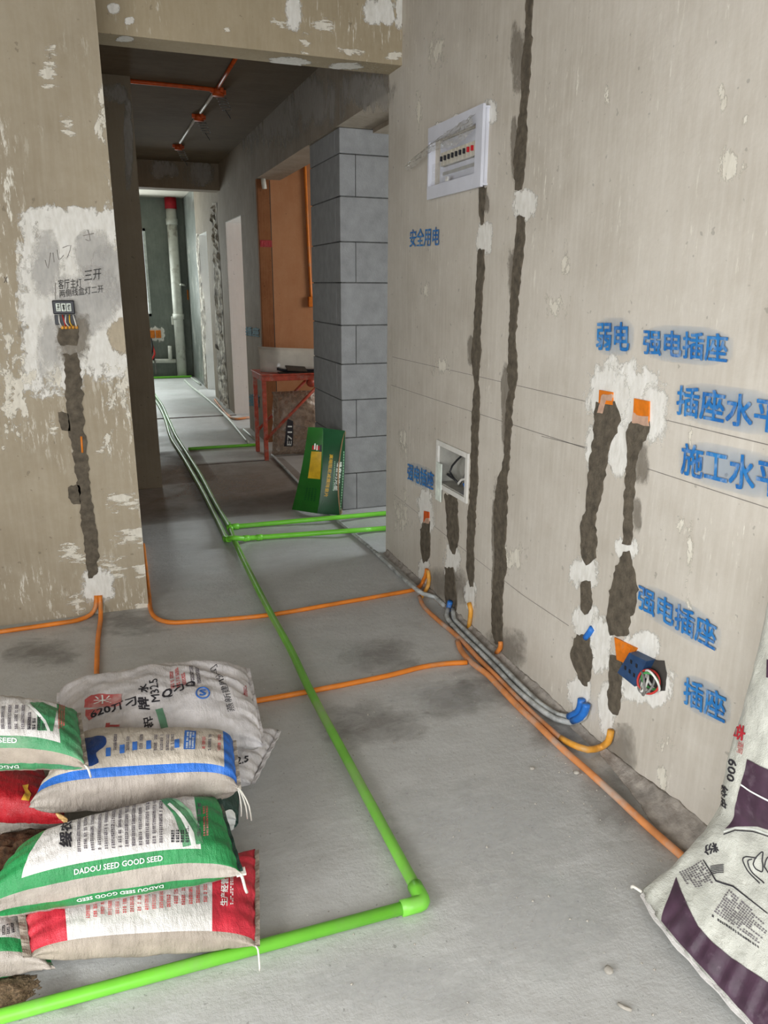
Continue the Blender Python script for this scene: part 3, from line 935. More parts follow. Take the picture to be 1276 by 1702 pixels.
# ---- corridor wall: the rough vertical chase of broken brick, flaked edge, scuffs
def rough_strip(name, rows, parent, material, proud=0.02, nx=7, ny=70, sd=0.0):
    v, f = [], []
    for j in range(ny + 1):
        t = j / ny * (len(rows) - 1)
        i = min(int(t), len(rows) - 2)
        k = t - i
        y = rows[i][0] * (1 - k) + rows[i + 1][0] * k
        a = rows[i][1] * (1 - k) + rows[i + 1][1] * k
        b = rows[i][2] * (1 - k) + rows[i + 1][2] * k
        pa, pb_ = wr(a, y), wr(b, y)
        for q in range(nx + 1):
            p = pa + (pb_ - pa) * (q / nx)
            w = noise.noise(Vector((p.x * 9 + sd, p.y * 14, 0.4))) + 0.6 * noise.noise(Vector((p.x * 30, p.y * 40, 2.0)))
            d = proud * w if 0 < q < nx and 0 < j < ny else 0.0
            v.append(Vector((WALL_X - 0.004 - max(-0.002, d), p.x, p.y)))
    for j in range(ny):
        for q in range(nx):
            a = j * (nx + 1) + q
            f.append((a, a + 1, a + nx + 2, a + nx + 1))
    return mesh(name, v, f, material, parent)


M['broken'] = simple('broken_plaster_chase', (150, 142, 132), 0.95, 0.45, 9, 1.0, 60, dirt=(226, 220, 208), dirt_t=(0.5, 0.6))
rough_strip('broken_chase', [(337, 353, 361), (360, 352, 360), (420, 355, 365), (480, 356, 369), (560, 360, 373), (620, 362, 377), (690, 366, 382)], wall_corridor, 'broken', 0.05)
rough_strip('broken_edge', [(388, 326, 331), (430, 327, 332), (470, 331, 336), (505, 334, 341), (540, 334, 343), (600, 338, 342), (640, 340, 344)], wall_corridor, 'broken', 0.03, 4, 40, 3.0)
for r in ((395, 120, 440, 260), (410, 130, 520, 250), (470, 115, 580, 220), (560, 115, 660, 180), (590, 130, 660, 190)):
    q = [wr(r[0], r[3]), wr(r[2], r[3]), wr(r[2], r[1]), wr(r[0], r[1])]
    fade_patch('plaster_patch', q, TO_RIGHT, 0.002, 'pale_smear', beam_right)
# scuffs on the cross beam
for r in ((240, 262, 300, 300), (300, 262, 362, 312)):
    c = lambda px, py: Vector((on_y(px, py, 9.57).x, on_y(px, py, 9.57).z))
    pr(*r, lambda p, d: Vector((p[0], 9.57 - d, min(CEIL, max(2.546, p[1])))), c, beam_cross, 'pale_smear')

# ---- brown wall board, red band, white stub
board = tag(boxes('wall_board', [(1.482, 1.595, 7.422, 7.44, 0, 2.42)], 'brown_board', None, 0.003), 'dark brown board fixed upright at the edge of the brown wall', 'board')
boxes('dark_slit', [(1.597, 1.604, 7.43, 7.441, 0, 2.42)], 'dark_hole', board)
pb = on_y(442, 405, 7.42)
boxes('red_band', [(1.49, 1.60, 7.416, 7.424, pb.z - 0.03, pb.z + 0.03)], 'sack_crimson', board)
p = on_y(439, 302, 7.39)
tag(tube('pipe_stub', [(p.x, 7.39, p.z - 0.06), (p.x - 0.01, 7.39, 2.43)], 0.022, 'white_pvc', None, 12, False), 'short white pipe stub poking down under the beam by the brown wall', 'pipe')

# ------------------------------------------------------------------ ceiling conduits
cz = CEIL - 0.012
clt = thing('ceiling_conduit', 'orange conduit run across the corridor ceiling between junction boxes', 'conduit', tuple(on_z(362, 148, CEIL)))
tube('pipe', [on_z(120, 126, cz), on_z(260, 139, cz), on_z(356, 149, cz)], 0.014, 'red_orange', clt, 10)
tube('pipe', [on_z(362, 146, cz), on_z(392, 96, cz)], 0.012, 'red_orange', clt, 10, False)
tube('pale_pipe', [on_z(355, 155, cz), on_z(333, 187, cz)], 0.011, 'off_white', clt, 10, False)
tube('pale_pipe', [on_z(326, 195, cz), on_z(299, 237, cz)], 0.011, 'off_white', clt, 10, False)
names = ('orange ceiling junction box where two orange conduits meet, wires coiled below', 'orange ceiling junction box between two pale conduits, wires dangling', 'orange ceiling junction box at the end of the pale conduit')
for (bx, by), lab, sz in zip(((362, 148), (330, 191), (296, 241)), names, (1.0, 0.95, 0.9)):
    c = on_z(bx, by, CEIL)
    jb = thing('ceiling_junction_box', lab, 'junction box', (c.x, c.y, CEIL - 0.05))
    tube('box', [(c.x, c.y, CEIL), (c.x, c.y, CEIL - 0.045)], 0.042 * sz, 'red_orange', jb, 16, False)
    for a in range(4):
        t = a * PI / 2 + 0.4
        boxes('lug', [(c.x + 0.05 * math.cos(t) - 0.012, c.x + 0.05 * math.cos(t) + 0.012, c.y + 0.05 * math.sin(t) - 0.012, c.y + 0.05 * math.sin(t) + 0.012, CEIL - 0.03, CEIL)], 'red_orange', jb, 0.002)
    pts = []
    for k in range(40):
        t = k * 0.75
        pts.append((c.x + 0.02 + 0.035 * math.cos(t) + k * 0.001, c.y + 0.04 * math.sin(t), CEIL - 0.05 - 0.0022 * k))
    tube('wire_coil', pts, 0.0028, 'wire_grey', jb, 6)
    tube('wire_end', [pts[-1], (c.x + 0.06, c.y - 0.02, CEIL - 0.16), (c.x + 0.075, c.y - 0.03, CEIL - 0.19)], 0.003, 'wire_black', jb, 6)

# ------------------------------------------------------------------ distribution panel on the right wall
Y0, Y1, Z0, Z1 = 2.868, 3.392, 1.872, 2.163
XP = WALL_X - 0.032
dp = thing('distribution_panel', 'white electrical distribution panel with breakers and clear film on the wall', 'electrical panel', (WALL_X, (Y0 + Y1) / 2, Z0))
boxes('frame', holed('y', Y0, Y1, Z0, Z1, XP, XP + 0.012, [(2.925, 3.38, 1.925, 2.105)]) + [(XP + 0.012, WALL_X, Y0 + 0.006, Y0 + 0.014, Z0 + 0.006, Z1 - 0.006), (XP + 0.012, WALL_X, Y1 - 0.014, Y1 - 0.006, Z0 + 0.006, Z1 - 0.006), (XP + 0.012, WALL_X, Y0, Y1, Z0 + 0.006, Z0 + 0.014), (XP + 0.012, WALL_X, Y0, Y1, Z1 - 0.014, Z1 - 0.006)], 'panel_white', dp)
boxes('inner_plate', holed('y', 2.935, 3.33, 1.93, 2.10, WALL_X + 0.002, WALL_X + 0.008, [(2.955, 3.30, 1.995, 2.055)]), 'panel_white', dp)
boxes('back_box', [(WALL_X + 0.06, WALL_X + 0.065, 2.93, 3.335, 1.925, 2.105)], 'panel_inside', dp)
nb = 9
for k in range(nb):
    y = 2.965 + k * 0.037
    br = boxes('breaker', [(WALL_X - 0.012, WALL_X + 0.05, y, y + 0.034, 1.998, 2.052)], 'breaker', dp, 0.002)
    mt = 'red_toggle' if k < 2 else 'black_plastic'
    boxes('toggle', [(WALL_X - 0.022, WALL_X - 0.010, y + 0.012, y + 0.021, 2.016, 2.036)], mt, br, 0.002)
boxes('label_strip', [(WALL_X - 0.002, WALL_X + 0.002, 2.96, 3.29, 1.962, 1.975)], 'panel_inside', dp)
boxes('catch', [(XP - 0.004, XP + 0.002, 3.165, 3.19, 1.926, 1.944)], 'off_white', dp, 0.002)
# clear bowed cover
v, f = [], []
for j in range(9):
    for i in range(13):
        s, t = i / 12, j / 8
        b = (1 - (2 * s - 1) ** 6) * (1 - (2 * t - 1) ** 6)
        v.append((XP + 0.004 - 0.018 * b, 2.918 + 0.434 * s, 1.928 + 0.085 * t))
for j in range(8):
    for i in range(12):
        k = j * 13 + i
        f.append((k, k + 1, k + 14, k + 13))
mesh('clear_cover', v, f, 'window_cover', dp, True)
# crumpled film hanging over the upper opening and out past the left edge
v, f = [], []
nu, nv = 34, 14
for j in range(nv + 1):
    for i in range(nu + 1):
        s, t = i / nu, j / nv
        y = 2.90 + 0.69 * s
        zt = 2.135 - 0.085 * s ** 1.3
        h = 0.075 * (1 - 0.1 * s) * (0.7 + 0.3 * math.sin(s * 7))
        if s > 0.8:
            h *= (1 - (s - 0.8) * 2.2)
        z = zt - h * t
        d = 0.012 + 0.028 * math.sin(t * PI) * (0.6 + 0.6 * noise.noise(Vector((s * 14, t * 5, 0)))) + 0.012 * noise.noise(Vector((s * 30, t * 12, 4)))
        v.append((XP - max(0.002, d), y, z + 0.008 * noise.noise(Vector((s * 20, t * 8, 9)))))
for j in range(nv):
    for i in range(nu):
        k = j * (nu + 1) + i
        f.append((k, k + 1, k + nu + 2, k + nu + 1))
mesh('protective_film', v, f, 'film', dp, True)
for rr in ((722, 200, 750, 222), (752, 188, 766, 210), (775, 180, 786, 200)):
    pr(*rr)

# ------------------------------------------------------------------ low-voltage box in the right wall
lb = thing('low_voltage_box', 'open white recessed box with loose wires above the wall foot conduits', 'electrical box', (WALL_X, 3.1, 0.58))
boxes('frame', holed('y', 2.93, 3.27, 0.575, 0.802, WALL_X - 0.010, WALL_X + 0.001, [LOWBOX]), 'off_white', lb, 0.002)
boxes('back_box', [(WALL_X + 0.09, WALL_X + 0.095, 2.955, 3.245, 0.598, 0.778), (WALL_X, WALL_X + 0.09, 2.955, 2.959, 0.598, 0.778), (WALL_X, WALL_X + 0.09, 3.241, 3.245, 0.598, 0.778), (WALL_X, WALL_X + 0.09, 2.955, 3.245, 0.598, 0.602), (WALL_X, WALL_X + 0.09, 2.955, 3.245, 0.774, 0.778)], 'panel_inside', lb)
for pts, r, m in (([(0.085, 3.12, 0.77), (0.05, 3.16, 0.72), (0.03, 3.19, 0.66), (0.04, 3.12, 0.62)], 0.005, 'wire_black'), ([(0.08, 3.05, 0.77), (0.04, 3.02, 0.73), (0.05, 3.08, 0.66), (0.06, 3.14, 0.61)], 0.004, 'wire_grey'), ([(0.08, 3.0, 0.61), (0.04, 3.04, 0.66), (0.03, 3.09, 0.63), (0.05, 3.13, 0.61)], 0.006, 'wire_white'), ([(0.07, 3.2, 0.61), (0.03, 3.22, 0.64), (0.02, 3.17, 0.65)], 0.005, 'wire_black')):
    tube('wire', [(WALL_X + p[0], p[1], p[2]) for p in pts], r, m, lb, 7)
for y in (2.985, 3.01, 3.035):
    tube('blue_conduit_end', [(WALL_X + 0.05, y, 0.600), (WALL_X + 0.035, y + 0.004, 0.68 - (y - 2.985) * 0.8)], 0.010, 'blue_conduit', lb, 10, False)
q = [wr(729, 769), wr(737, 771), wr(736, 832), wr(729, 830)]
boxes('tape_strip', [(WALL_X - 0.014, WALL_X - 0.009, min(p.x for p in q) , max(p.x for p in q), min(p.y for p in q), max(p.y for p in q))], 'card_white', lb)

# ------------------------------------------------------------------ socket boxes
def flat_box(name, label, px, outer, inner, group=None, dust=None):
    pts = [wr(*p) for p in px]
    c = sum(pts, Vector((0, 0))) / len(pts)
    o = thing(name, label, 'socket box', (WALL_X, c.x, min(p.y for p in pts)), group)
    slab_from_outline('face', pts, TO_RIGHT, 0.006, outer, o)
    if dust:
        slab_from_outline('dusty_part', ragged([wr(*p) for p in dust], 0.003, 0.008, 4), TO_RIGHT, 0.0075, inner, o)
    return o


flat_box('socket_box', 'small orange box end above the filled channel beside the low-voltage box', [(705, 867), (714, 868), (714, 851), (706, 849)], 'red_orange', 'orange_dust_box', None, [(705, 869), (714, 870), (714, 861), (709, 862)])
flat_box('socket_box', 'small dusty orange box atop the forked mortar channel under the first blue lettering', [(997, 670), (1020, 673), (1020, 652), (998, 648)], 'orange_box', 'orange_dust_box', None, [(995, 686), (1003, 687), (1010, 664), (1019, 666), (1020, 655), (1003, 657)])
flat_box('socket_box', 'bright orange box atop the straight mortar channel under the longer blue lettering', [(1054, 700), (1080, 706), (1081, 667), (1056, 662)], 'orange_box', 'orange_dust_box', None, [(1053, 702), (1080, 708), (1080, 692), (1064, 690), (1055, 685)])
g = flat_box('tilted_socket_box', 'orange back box with a tilted dark blue cover and coiled wires near the floor', [(1023, 1059), (1061, 1077), (1045, 1104), (1027, 1096)], 'orange_box', 'orange_box', None, [(1045, 1072), (1052, 1076), (1044, 1092), (1040, 1084)])
pts = [wr(*p) for p in ((1061, 1082), (1090, 1096), (1070, 1138), (1041, 1115))]
slab_from_outline('cover', pts, TO_RIGHT, 0.035, 'dark_blue_plastic', g)
c = sum(pts, Vector((0, 0))) / 4
for s, t in ((-.3, .1), (0, .15), (.3, .2), (-.2, -.25), (.15, -.2)):
    e1, e2 = (pts[1] - pts[0]), (pts[3] - pts[0])
    p = c + e1 * s + e2 * t
    boxes('slot', [(WALL_X - 0.0365, WALL_X - 0.034, p.x - 0.004, p.x + 0.004, p.y - 0.006, p.y + 0.006)], 'black_plastic', g)
slab_from_outline('open_hole', ragged([wr(*p) for p in ((1086, 1096), (1104, 1098), (1108, 1120), (1106, 1148), (1080, 1150), (1072, 1138))], 0.003, 0.01, 2), TO_RIGHT, 0.0035, 'dark_hole', g)
cc = wr(1090, 1126)
for k, (m, rad) in enumerate((('wire_white', 0.034), ('wire_green', 0.028), ('wire_red', 0.037), ('wire_grey', 0.031), ('wire_white', 0.024), ('wire_grey', 0.036))):
    pts = []
    for a in range(15):
        t = a / 14 * 2.1 * PI + k
        pts.append((WALL_X - 0.022 - 0.016 * math.sin(t + k) - 0.003 * k, cc.x + (0.005 * k - 0.012) + rad * 0.8 * math.cos(t), cc.y - 0.004 * k + rad * math.sin(t)))
    tube('wire', pts, 0.0035, m, g, 7)

# the switch box on the left wall
px0, px1 = wl(89, 522), wl(123, 499)
YW = WALL_LY
sw = thing('switch_box', 'black wall switch with three white rockers and loose wires on the putty patch', 'switch', ((px0.x + px1.x) / 2, YW, px0.y - 0.05))
boxes('frame', [(px0.x, px1.x, YW - 0.028, YW, px0.y, px1.y)], 'black_plastic', sw, 0.004)
wd = (px1.x - px0.x - 0.024) / 3
for k in range(3):
    x = px0.x + 0.012 + k * wd
    rk = boxes('rocker', [(x + 0.0015, x + wd - 0.0015, YW - 0.032, YW - 0.027, px0.y + 0.012, px1.y - 0.012)], 'card_white', sw, 0.001)
    text_on_plane('rocker_mark', '开客灯'[k], (x + 0.006, px0.y + 0.016), (x + wd - 0.005, px0.y + 0.016), (x + 0.006, px1.y - 0.016), lambda p, d: Vector((p[0], YW - d, p[1])), 0.0335, 'ink', rk, 0.03)
q0, q1 = wl(93, 548), wl(126, 523)
boxes('back_box', [(q0.x, q1.x - 0.004, YW - 0.010, YW + 0.002, q0.y + 0.02, q1.y)], 'black_plastic', sw, 0.002)
for k, m in enumerate(('wire_white', 'wire_red', 'wire_white', 'wire_yellow', 'wire_white')):
    x = q0.x + 0.018 + k * 0.014
    tube('wire', [(x, YW - 0.016, q1.y), (x + 0.006 * math.sin(k * 2), YW - 0.026, (q0.y + q1.y) / 2), (x + 0.008, YW - 0.012, q0.y + 0.012)], 0.0028, m, sw, 7)
    tube('conduit_end', [(x + 0.008, YW - 0.011, q0.y + 0.016), (x + 0.009, YW - 0.007, q0.y + 0.004)], 0.006, 'yellow', sw, 8, False)

# ------------------------------------------------------------------ conduits on the floor and wall foot
RC = 0.0105


def floor_run(name, label, cat, px, r, material, up=None, group=None, z0=0.0, n=10):
    """px: pixels on the floor; up: pixels climbing the right wall at the end (or start)"""
    pts = [on_z(p[0], p[1], r + (p[2] if len(p) > 2 else z0)) for p in px]
    o = tube(name, pts, r, material, None, n)
    return tag(o, label, cat, group)


def clampx(p, r=RC):
    return Vector((min(p.x, WALL_X - r * 1.02), p.y, max(p.z, r)))


def run(name, label, pts, r, material, cat='conduit', n=10):
    return tag(tube(name, [clampx(p, r) for p in smooth_path([clampx(Vector(p), r) for p in pts])], r, material, None, n, False), label, cat)


def fz(pairs, r=RC, z=0.0):
    return [on_z(x, y, r + z) for x, y in pairs]


def wz(pairs, off=0.008):
    return [on_x(x, y, WALL_X - off) for x, y in pairs]


run('grey_conduit', 'mortar-smeared grey conduit running from the red stool along the wall foot', fz([(452, 756), (500, 806), (552, 858), (600, 897), (640, 933), (662, 954)], 0.011) + [on_z(676, 966, 0.026), on_z(689, 977, 0.0335), on_z(703, 987, 0.0335)] + wz([(722, 999), (738, 1007)], 0.014), 0.011, 'grey_conduit')
c2 = run('grey_conduit', 'outer grey flexible conduit between the low-voltage box channel and the blue ends', wz([(746, 1008)], 0.014) + fz([(742, 1024), (750, 1037), (770, 1059), (795, 1082), (823, 1110), (854, 1143), (891, 1174), (923, 1195), (948, 1201)], 0.011) + wz([(970, 1192), (973, 1178)], 0.014), 0.011, 'grey_conduit')
c3 = run('grey_conduit', 'inner grey flexible conduit hugging the wall foot beside its twin', wz([(753, 1012)], 0.01) + fz([(755, 1030), (774, 1049), (803, 1078), (834, 1108), (864, 1139), (901, 1173), (929, 1189)], 0.011) + wz([(948, 1191), (961, 1184), (965, 1171)], 0.012), 0.011, 'grey_conduit')
for o, pts, off in ((c2, [(952, 1198), (966, 1191), (973, 1178), (974, 1170)], 0.020), (c3, [(946, 1191), (960, 1184), (965, 1172), (966, 1162)], 0.016)):
    tube('blue_sleeve', wz(pts, off), 0.0135, 'blue_conduit', o, 12)
tube('blue_sleeve', wz([(744, 1017), (746, 1008), (748, 1000)], 0.018), 0.013, 'blue_conduit', c2, 12)
tag(tube('blue_conduit_tip', wz([(973, 1060), (979, 1052), (984, 1044)], 0.004), 0.011, 'blue_conduit', None, 12), 'bright blue conduit tip poking out of the wall between mortar fillings', 'conduit')

oc1 = run('orange_conduit', 'inner orange conduit bending up the wall as a yellow curve below the tilted socket box',
          fz([(697, 992), (705, 1009), (728, 1031), (750, 1049), (762, 1060), (774, 1072), (794, 1094), (822, 1122), (853, 1154), (884, 1185), (926, 1223)]) + [on_z(948, 1236, 0.018), on_z(976, 1246, 0.03)] + wz([(998, 1242), (1011, 1232), (1015, 1216)], 0.014), RC, 'orange_dusty')
tube('yellow_bend', [clampx(p, RC * 1.1) for p in smooth_path([clampx(p, RC * 1.1) for p in [on_z(932, 1227, 0.012), on_z(948, 1236, 0.018), on_z(976, 1246, 0.03)] + wz([(998, 1242), (1011, 1232), (1015, 1214)], 0.014)])], RC * 1.08, 'yellow', oc1, 12, False)
run('orange_conduit', 'long dusty orange conduit along the wall foot running under the white putty sack',
    fz([(760, 1066), (767, 1083), (785, 1103), (809, 1121), (836, 1149), (864, 1178), (895, 1207), (932, 1243), (979, 1284), (1026, 1327), (1073, 1371), (1130, 1421), (1165, 1452)]), RC + 0.001, 'orange_dusty')

run('orange_conduit', 'orange conduit crossing the floor from the left wall corner to the right wall',
    fz([(238, 905), (243, 950), (247, 985), (250, 1012), (258, 1026), (280, 1034), (320, 1033), (440, 1023), (560, 1003), (640, 989), (688, 980)]) + wz([(702, 970), (708, 957), (710, 946)], 0.008), RC, 'orange')
run('orange_conduit', 'short orange conduit curving out of the wall under the small orange box',
    wz([(711, 948), (713, 962), (712, 972)], 0.010) + fz([(706, 984), (700, 992)]), RC, 'yellow')
run('orange_conduit', 'orange conduit crossing the floor from the cement sacks to the wall conduits',
    fz([(330, 1178), (430, 1164), (530, 1146), (640, 1124), (700, 1109), (740, 1103), (776, 1101)]), RC, 'orange')
run('yellow_conduit', 'yellow conduit stub hooked out of the wall beside the narrow mortar channel', wz([(780, 1002), (783, 1014), (782, 1026)], 0.008) + fz([(780, 1043)]), RC, 'yellow')
run('yellow_conduit', 'orange conduit stub hooked out under the tall mortar channel', wz([(832, 1066), (832, 1076)], 0.009) + fz([(826, 1085)]), RC, 'orange')
wall_foot = lambda px, py, off: on_y(px, py, WALL_LY - off)
tag(tube('orange_conduit', [wall_foot(160, 990, 0.004), wall_foot(159, 1008, 0.012)] + fz([(150, 1022), (128, 1031), (90, 1037), (0, 1050), (-200, 1078), (-460, 1114)]), RC, 'orange', None, 10), 'orange conduit from the left wall channel running left along the wall foot', 'conduit')
tag(tube('orange_conduit', [wall_foot(166, 990, 0.006), wall_foot(167, 1006, 0.014)] + fz([(167, 1030), (163, 1060), (161, 1100), (160, 1150), (160, 1180)]), RC, 'orange', None, 10), 'orange conduit from the left wall channel running straight toward the cement sacks', 'conduit')

# hanging orange conduit in the brown room opening
hc = thing('hanging_conduit', 'bright orange conduit hanging down the brown wall with a box at its end', 'conduit', tuple(on_y(519, 508, 7.43)))
tube('pipe', [on_y(506, 262, 7.426), on_y(512, 400, 7.426), on_y(517, 495, 7.426)], 0.013, 'orange', hc, 10)
e = on_y(518, 502, 7.42)
boxes('end_box', [(e.x - 0.035, e.x + 0.035, 7.40, 7.442, e.z - 0.045, e.z + 0.05)], 'orange_box', hc, 0.006)

# ------------------------------------------------------------------ green water pipes
RG = 0.0155


def gz(pairs, z=0.0):
    return [on_z(x, y, RG + z) for x, y in pairs]


FIT = RG * 0.28          # the fittings are thicker than the pipe and carry it clear of the floor
OVER_C = 2 * RC + 0.0005  # rise needed to lie on an orange conduit
OVER_G = 0.0225          # and on a grey one


def gq(pairs):
    return [on_z(x, y, RG + z) for x, y, z in pairs]


gp = thing('green_water_pipe', 'long green water pipe from the corridor to the front elbow with a side branch', 'pipe', tuple(on_z(708, 1500, 0)))
front, left_end, tee, kit1, kit1b = gq([(704, 1500, FIT), (-120, 1722, 0), (381, 876, FIT), (640, 853, FIT), (760, 843.5, FIT)])
left_end = front + (left_end - front) * 1.7
tube('pipe', [left_end, front], RG, 'green_pipe', gp, 14, False)
main = gq([(648, 1396, 0.007), (580, 1269, 0.014), (515.5, 1148.5, OVER_C), (484, 1082, OVER_C), (450.5, 1021, OVER_C), (420, 962, 0.014), (391, 902, FIT)])
tube('pipe', [front] + main + [tee], RG, 'green_pipe_dusty', gp, 14)
tube('pipe', [tee] + gq([(450, 869.9, FIT), (520, 863.6, 0.016), (552, 860.8, OVER_G), (584, 858, 0.016)]) + [kit1, kit1b], RG, 'green_pipe', gp, 14)
farA = gz([(356, 833), (333, 790), (310, 753), (293, 726), (281, 700), (270, 675), (259, 659), (246, 640)])
tube('far_pipe', [tee] + farA, RG, 'mint_pipe', gp, 12)
d1 = (main[0] - front).normalized()
d2 = (left_end - front).normalized()
tube('elbow', [front + d2 * 0.06, front + d2 * 0.012, front + (d1 + d2) * 0.004, front + d1 * 0.012, front + d1 * 0.06], RG * 1.28, 'green_pipe', gp, 16)
dm = (main[-1] - tee).normalized()
dt = (kit1 - tee).normalized()
tube('tee', [tee - dm * 0.055, tee + dm * 0.055], RG * 1.28, 'green_pipe', gp, 14, False)
tube('tee_branch', [tee, tee + dt * 0.06], RG * 1.28, 'green_pipe', gp, 14, False)
gp2 = thing('green_water_pipe', 'green water pipe turning from the corridor pair into the kitchen over its neighbour', 'pipe', tuple(on_z(380, 896, 0)))
el, kb = gq([(376, 897, FIT), (640, 878, FIT)])
farB = gz([(360, 863), (334.5, 813), (304, 760), (284, 728), (275.5, 700), (267, 680), (257, 664), (244, 645)])
tube('far_pipe', [el] + farB, RG, 'mint_pipe', gp2, 12)
de = (kb - el).normalized()
hump = on_z(390, 894, FIT + RG * 3.1)
down = gq([(404, 895, FIT + 0.014), (425, 893.5, FIT), (500, 888.1, FIT), (548, 884.6, 0.014), (577, 882.5, OVER_G), (606, 880.5, 0.014)])
tube('pipe', [el, el.lerp(hump, 0.5) + Vector((0, 0, 0.004)), hump] + down + [kb, kb + de * 0.9], RG, 'green_pipe', gp2, 14)
dd = (farB[0] - el).normalized()
tube('elbow', [el + dd * 0.05, el + dd * 0.01, el + de * 0.008 + Vector((0, 0, 0.003)), el.lerp(hump, 0.35)], RG * 1.28, 'green_pipe', gp2, 14)
for a_, b_ in ((down[0], down[1]), (down[1], down[2])):
    u_ = (b_ - a_).normalized()
    tube('coupling', [a_ + u_ * 0.004, a_ + u_ * 0.040], RG * 1.25, 'green_pipe', gp2, 14, False)

run('pale_pipe', 'long pale pipe running down the corridor floor toward the far wall', fz([(307, 632), (320, 644), (338, 658), (356, 673), (381, 698), (412, 735)], 0.016), 0.016, 'pale_pipe', 'pipe')
run('pale_pipe', 'short pale pipe by the corridor wall corner next to the red stool', [on_z(x, y, 0.014) for x, y in ((405, 714), (427, 733))], 0.014, 'pale_pipe', 'pipe')
tag(tube('pale_pipe', [on_z(x, y, 0.014) for x, y in ((357, 664), (366, 676), (386, 695), (414, 694))], 0.014, 'orange_dusty', None, 10), 'dusty tan conduit turning through the nearer corridor door opening', 'conduit')
run('pale_pipe', 'short pale pipe at the foot of the damp far wall', fz([(318, 628), (333, 639)], 0.016), 0.016, 'pale_pipe', 'pipe')
run('green_cross_pipe', 'green pipe lying across the floor at the foot of the far wall', [(on_z(x, y, 0.018).x, 13.30, 0.018) for x, y in ((230, 627), (258, 627), (296, 626), (318, 625))], 0.018, 'green_pipe', 'pipe')
run('green_cross_pipe', 'green pipe crossing the corridor floor beside the red stool', fz([(313, 746), (360, 743), (430, 739)], 0.014), 0.014, 'green_pipe', 'pipe')

# ------------------------------------------------------------------ red stool with what stands on and under it
zt = on_x(440, 622, 1.314).z
TX0, TX1, TY0, TY1 = 1.285, 1.90, 6.62, 7.02
leg0 = on_z(443, 765, 0)
ztop = (leg0.y / ray(440, 622).y * ray(440, 622)).z + CAM_H
st = thing('steel_stool', 'red painted steel work stool with diagonal brace in the brown room opening', 'stool', (leg0.x, leg0.y, 0))
rl = 0.018
lx0, lx1, ly0, ly1 = leg0.x, leg0.x + 0.68, leg0.y, leg0.y + 0.40
for x in (lx0, lx1):
    for y in (ly0, ly1):
        boxes('leg', [(x - rl, x + rl, y - rl, y + rl, 0, ztop - 0.03)], 'stool_red', st, 0.004)
boxes('top', [(lx0 - 0.03, lx1 + 0.03, ly0 - 0.03, ly1 + 0.03, ztop - 0.012, ztop)], 'stool_red', st, 0.003)
boxes('top_rail', [(lx0 - 0.02, lx1 + 0.02, ly0 - 0.022, ly0 + 0.012, ztop - 0.06, ztop - 0.012)], 'stool_red', st, 0.004)
boxes('top_rail', [(lx0 - 0.02, lx1 + 0.02, ly1 - 0.012, ly1 + 0.022, ztop - 0.06, ztop - 0.012)], 'stool_red', st, 0.004)
boxes('side_rail', [(lx0 - 0.02, lx0 + 0.012, ly0, ly1, ztop - 0.06, ztop - 0.012)], 'stool_red', st, 0.004)
boxes('side_rail', [(lx1 - 0.012, lx1 + 0.02, ly0, ly1, ztop - 0.06, ztop - 0.012)], 'stool_red', st, 0.004)
tube('brace', [(lx0, ly0 - 0.012, 0.19), (lx0 + 0.53, ly0 - 0.012, ztop - 0.07)], 0.014, 'stool_red', st, 8, False)
tube('brace', [(lx0, ly1 + 0.012, 0.19), (lx0 + 0.53, ly1 + 0.012, ztop - 0.07)], 0.014, 'stool_red', st, 8, False)
tube('caster', [(lx0 + 0.42, ly0 - 0.03, ztop - 0.09), (lx0 + 0.42, ly0 + 0.02, ztop - 0.09)], 0.035, 'stool_red', st, 16, False)

# glossy plastic tray propped on the stool: a bowed sheet with a folded left edge
v, f = [], []
n = 16
cols = []
for i in range(n + 1):
    t = i / n
    cols.append((lx0 + 0.015 + 0.03 * min(1, t * 8) + t * 0.58, ly0 + 0.10 + 0.10 * max(0, 0.16 - t) / 0.16, 0.215 - 0.03 * t))
for x, y, h in cols:
    for k in range(7):
        q = k / 6
        v.append((x, y + 0.10 * q ** 2.2, ztop + h * math.sin(q * PI / 2)))
m_ = len(v)
v += [(p_[0], p_[1] + 0.004, p_[2]) for p_ in v]
for i in range(n):
    for k in range(6):
        a = i * 7 + k
        f += [(a, a + 7, a + 8, a + 1), (m_ + a, m_ + a + 1, m_ + a + 8, m_ + a + 7)]
for i in range(n):
    for k in (0, 6):
        a = i * 7 + k
        f.append((a, m_ + a, m_ + a + 7, a + 7))
for k in range(6):
    for i in (0, n):
        a = i * 7 + k
        f.append((a, a + 1, m_ + a + 1, m_ + a))
tray = tag(mesh('plastic_tray', v, f, 'acrylic', None, True), 'glossy pale plastic tray standing on edge on the red stool', 'tray')

tr = thing('plastering_trowel', 'dark steel plastering trowel lying on the red stool before the tray', 'trowel', (lx0 + 0.35, ly0 + 0.03, ztop))
boxes('blade', [(lx0 + 0.14, lx0 + 0.55, ly0 - 0.02, ly0 + 0.08, ztop + 0.002, ztop + 0.008)], 'trowel', tr, 0.001)
tube('handle', [(lx0 + 0.13, ly0 + 0.03, ztop + 0.04), (lx0 + 0.22, ly0 + 0.04, ztop + 0.018), (lx0 + 0.34, ly0 + 0.04, ztop + 0.018), (lx0 + 0.56, ly0 + 0.03, ztop + 0.014)], 0.012, 'black_plastic', tr, 8)
v, f = box_data([(-0.09, 0.09, -0.05, 0.05, -0.004, 0.004)])
fl = mesh('float_blade', [Matrix.Rotation(0.35, 3, 'X') @ Matrix.Rotation(0.1, 3, 'Y') @ Vector(p) + Vector((lx0 + 0.30, ly0 + 0.03, ztop + 0.035)) for p in v], f, 'trowel', tr)


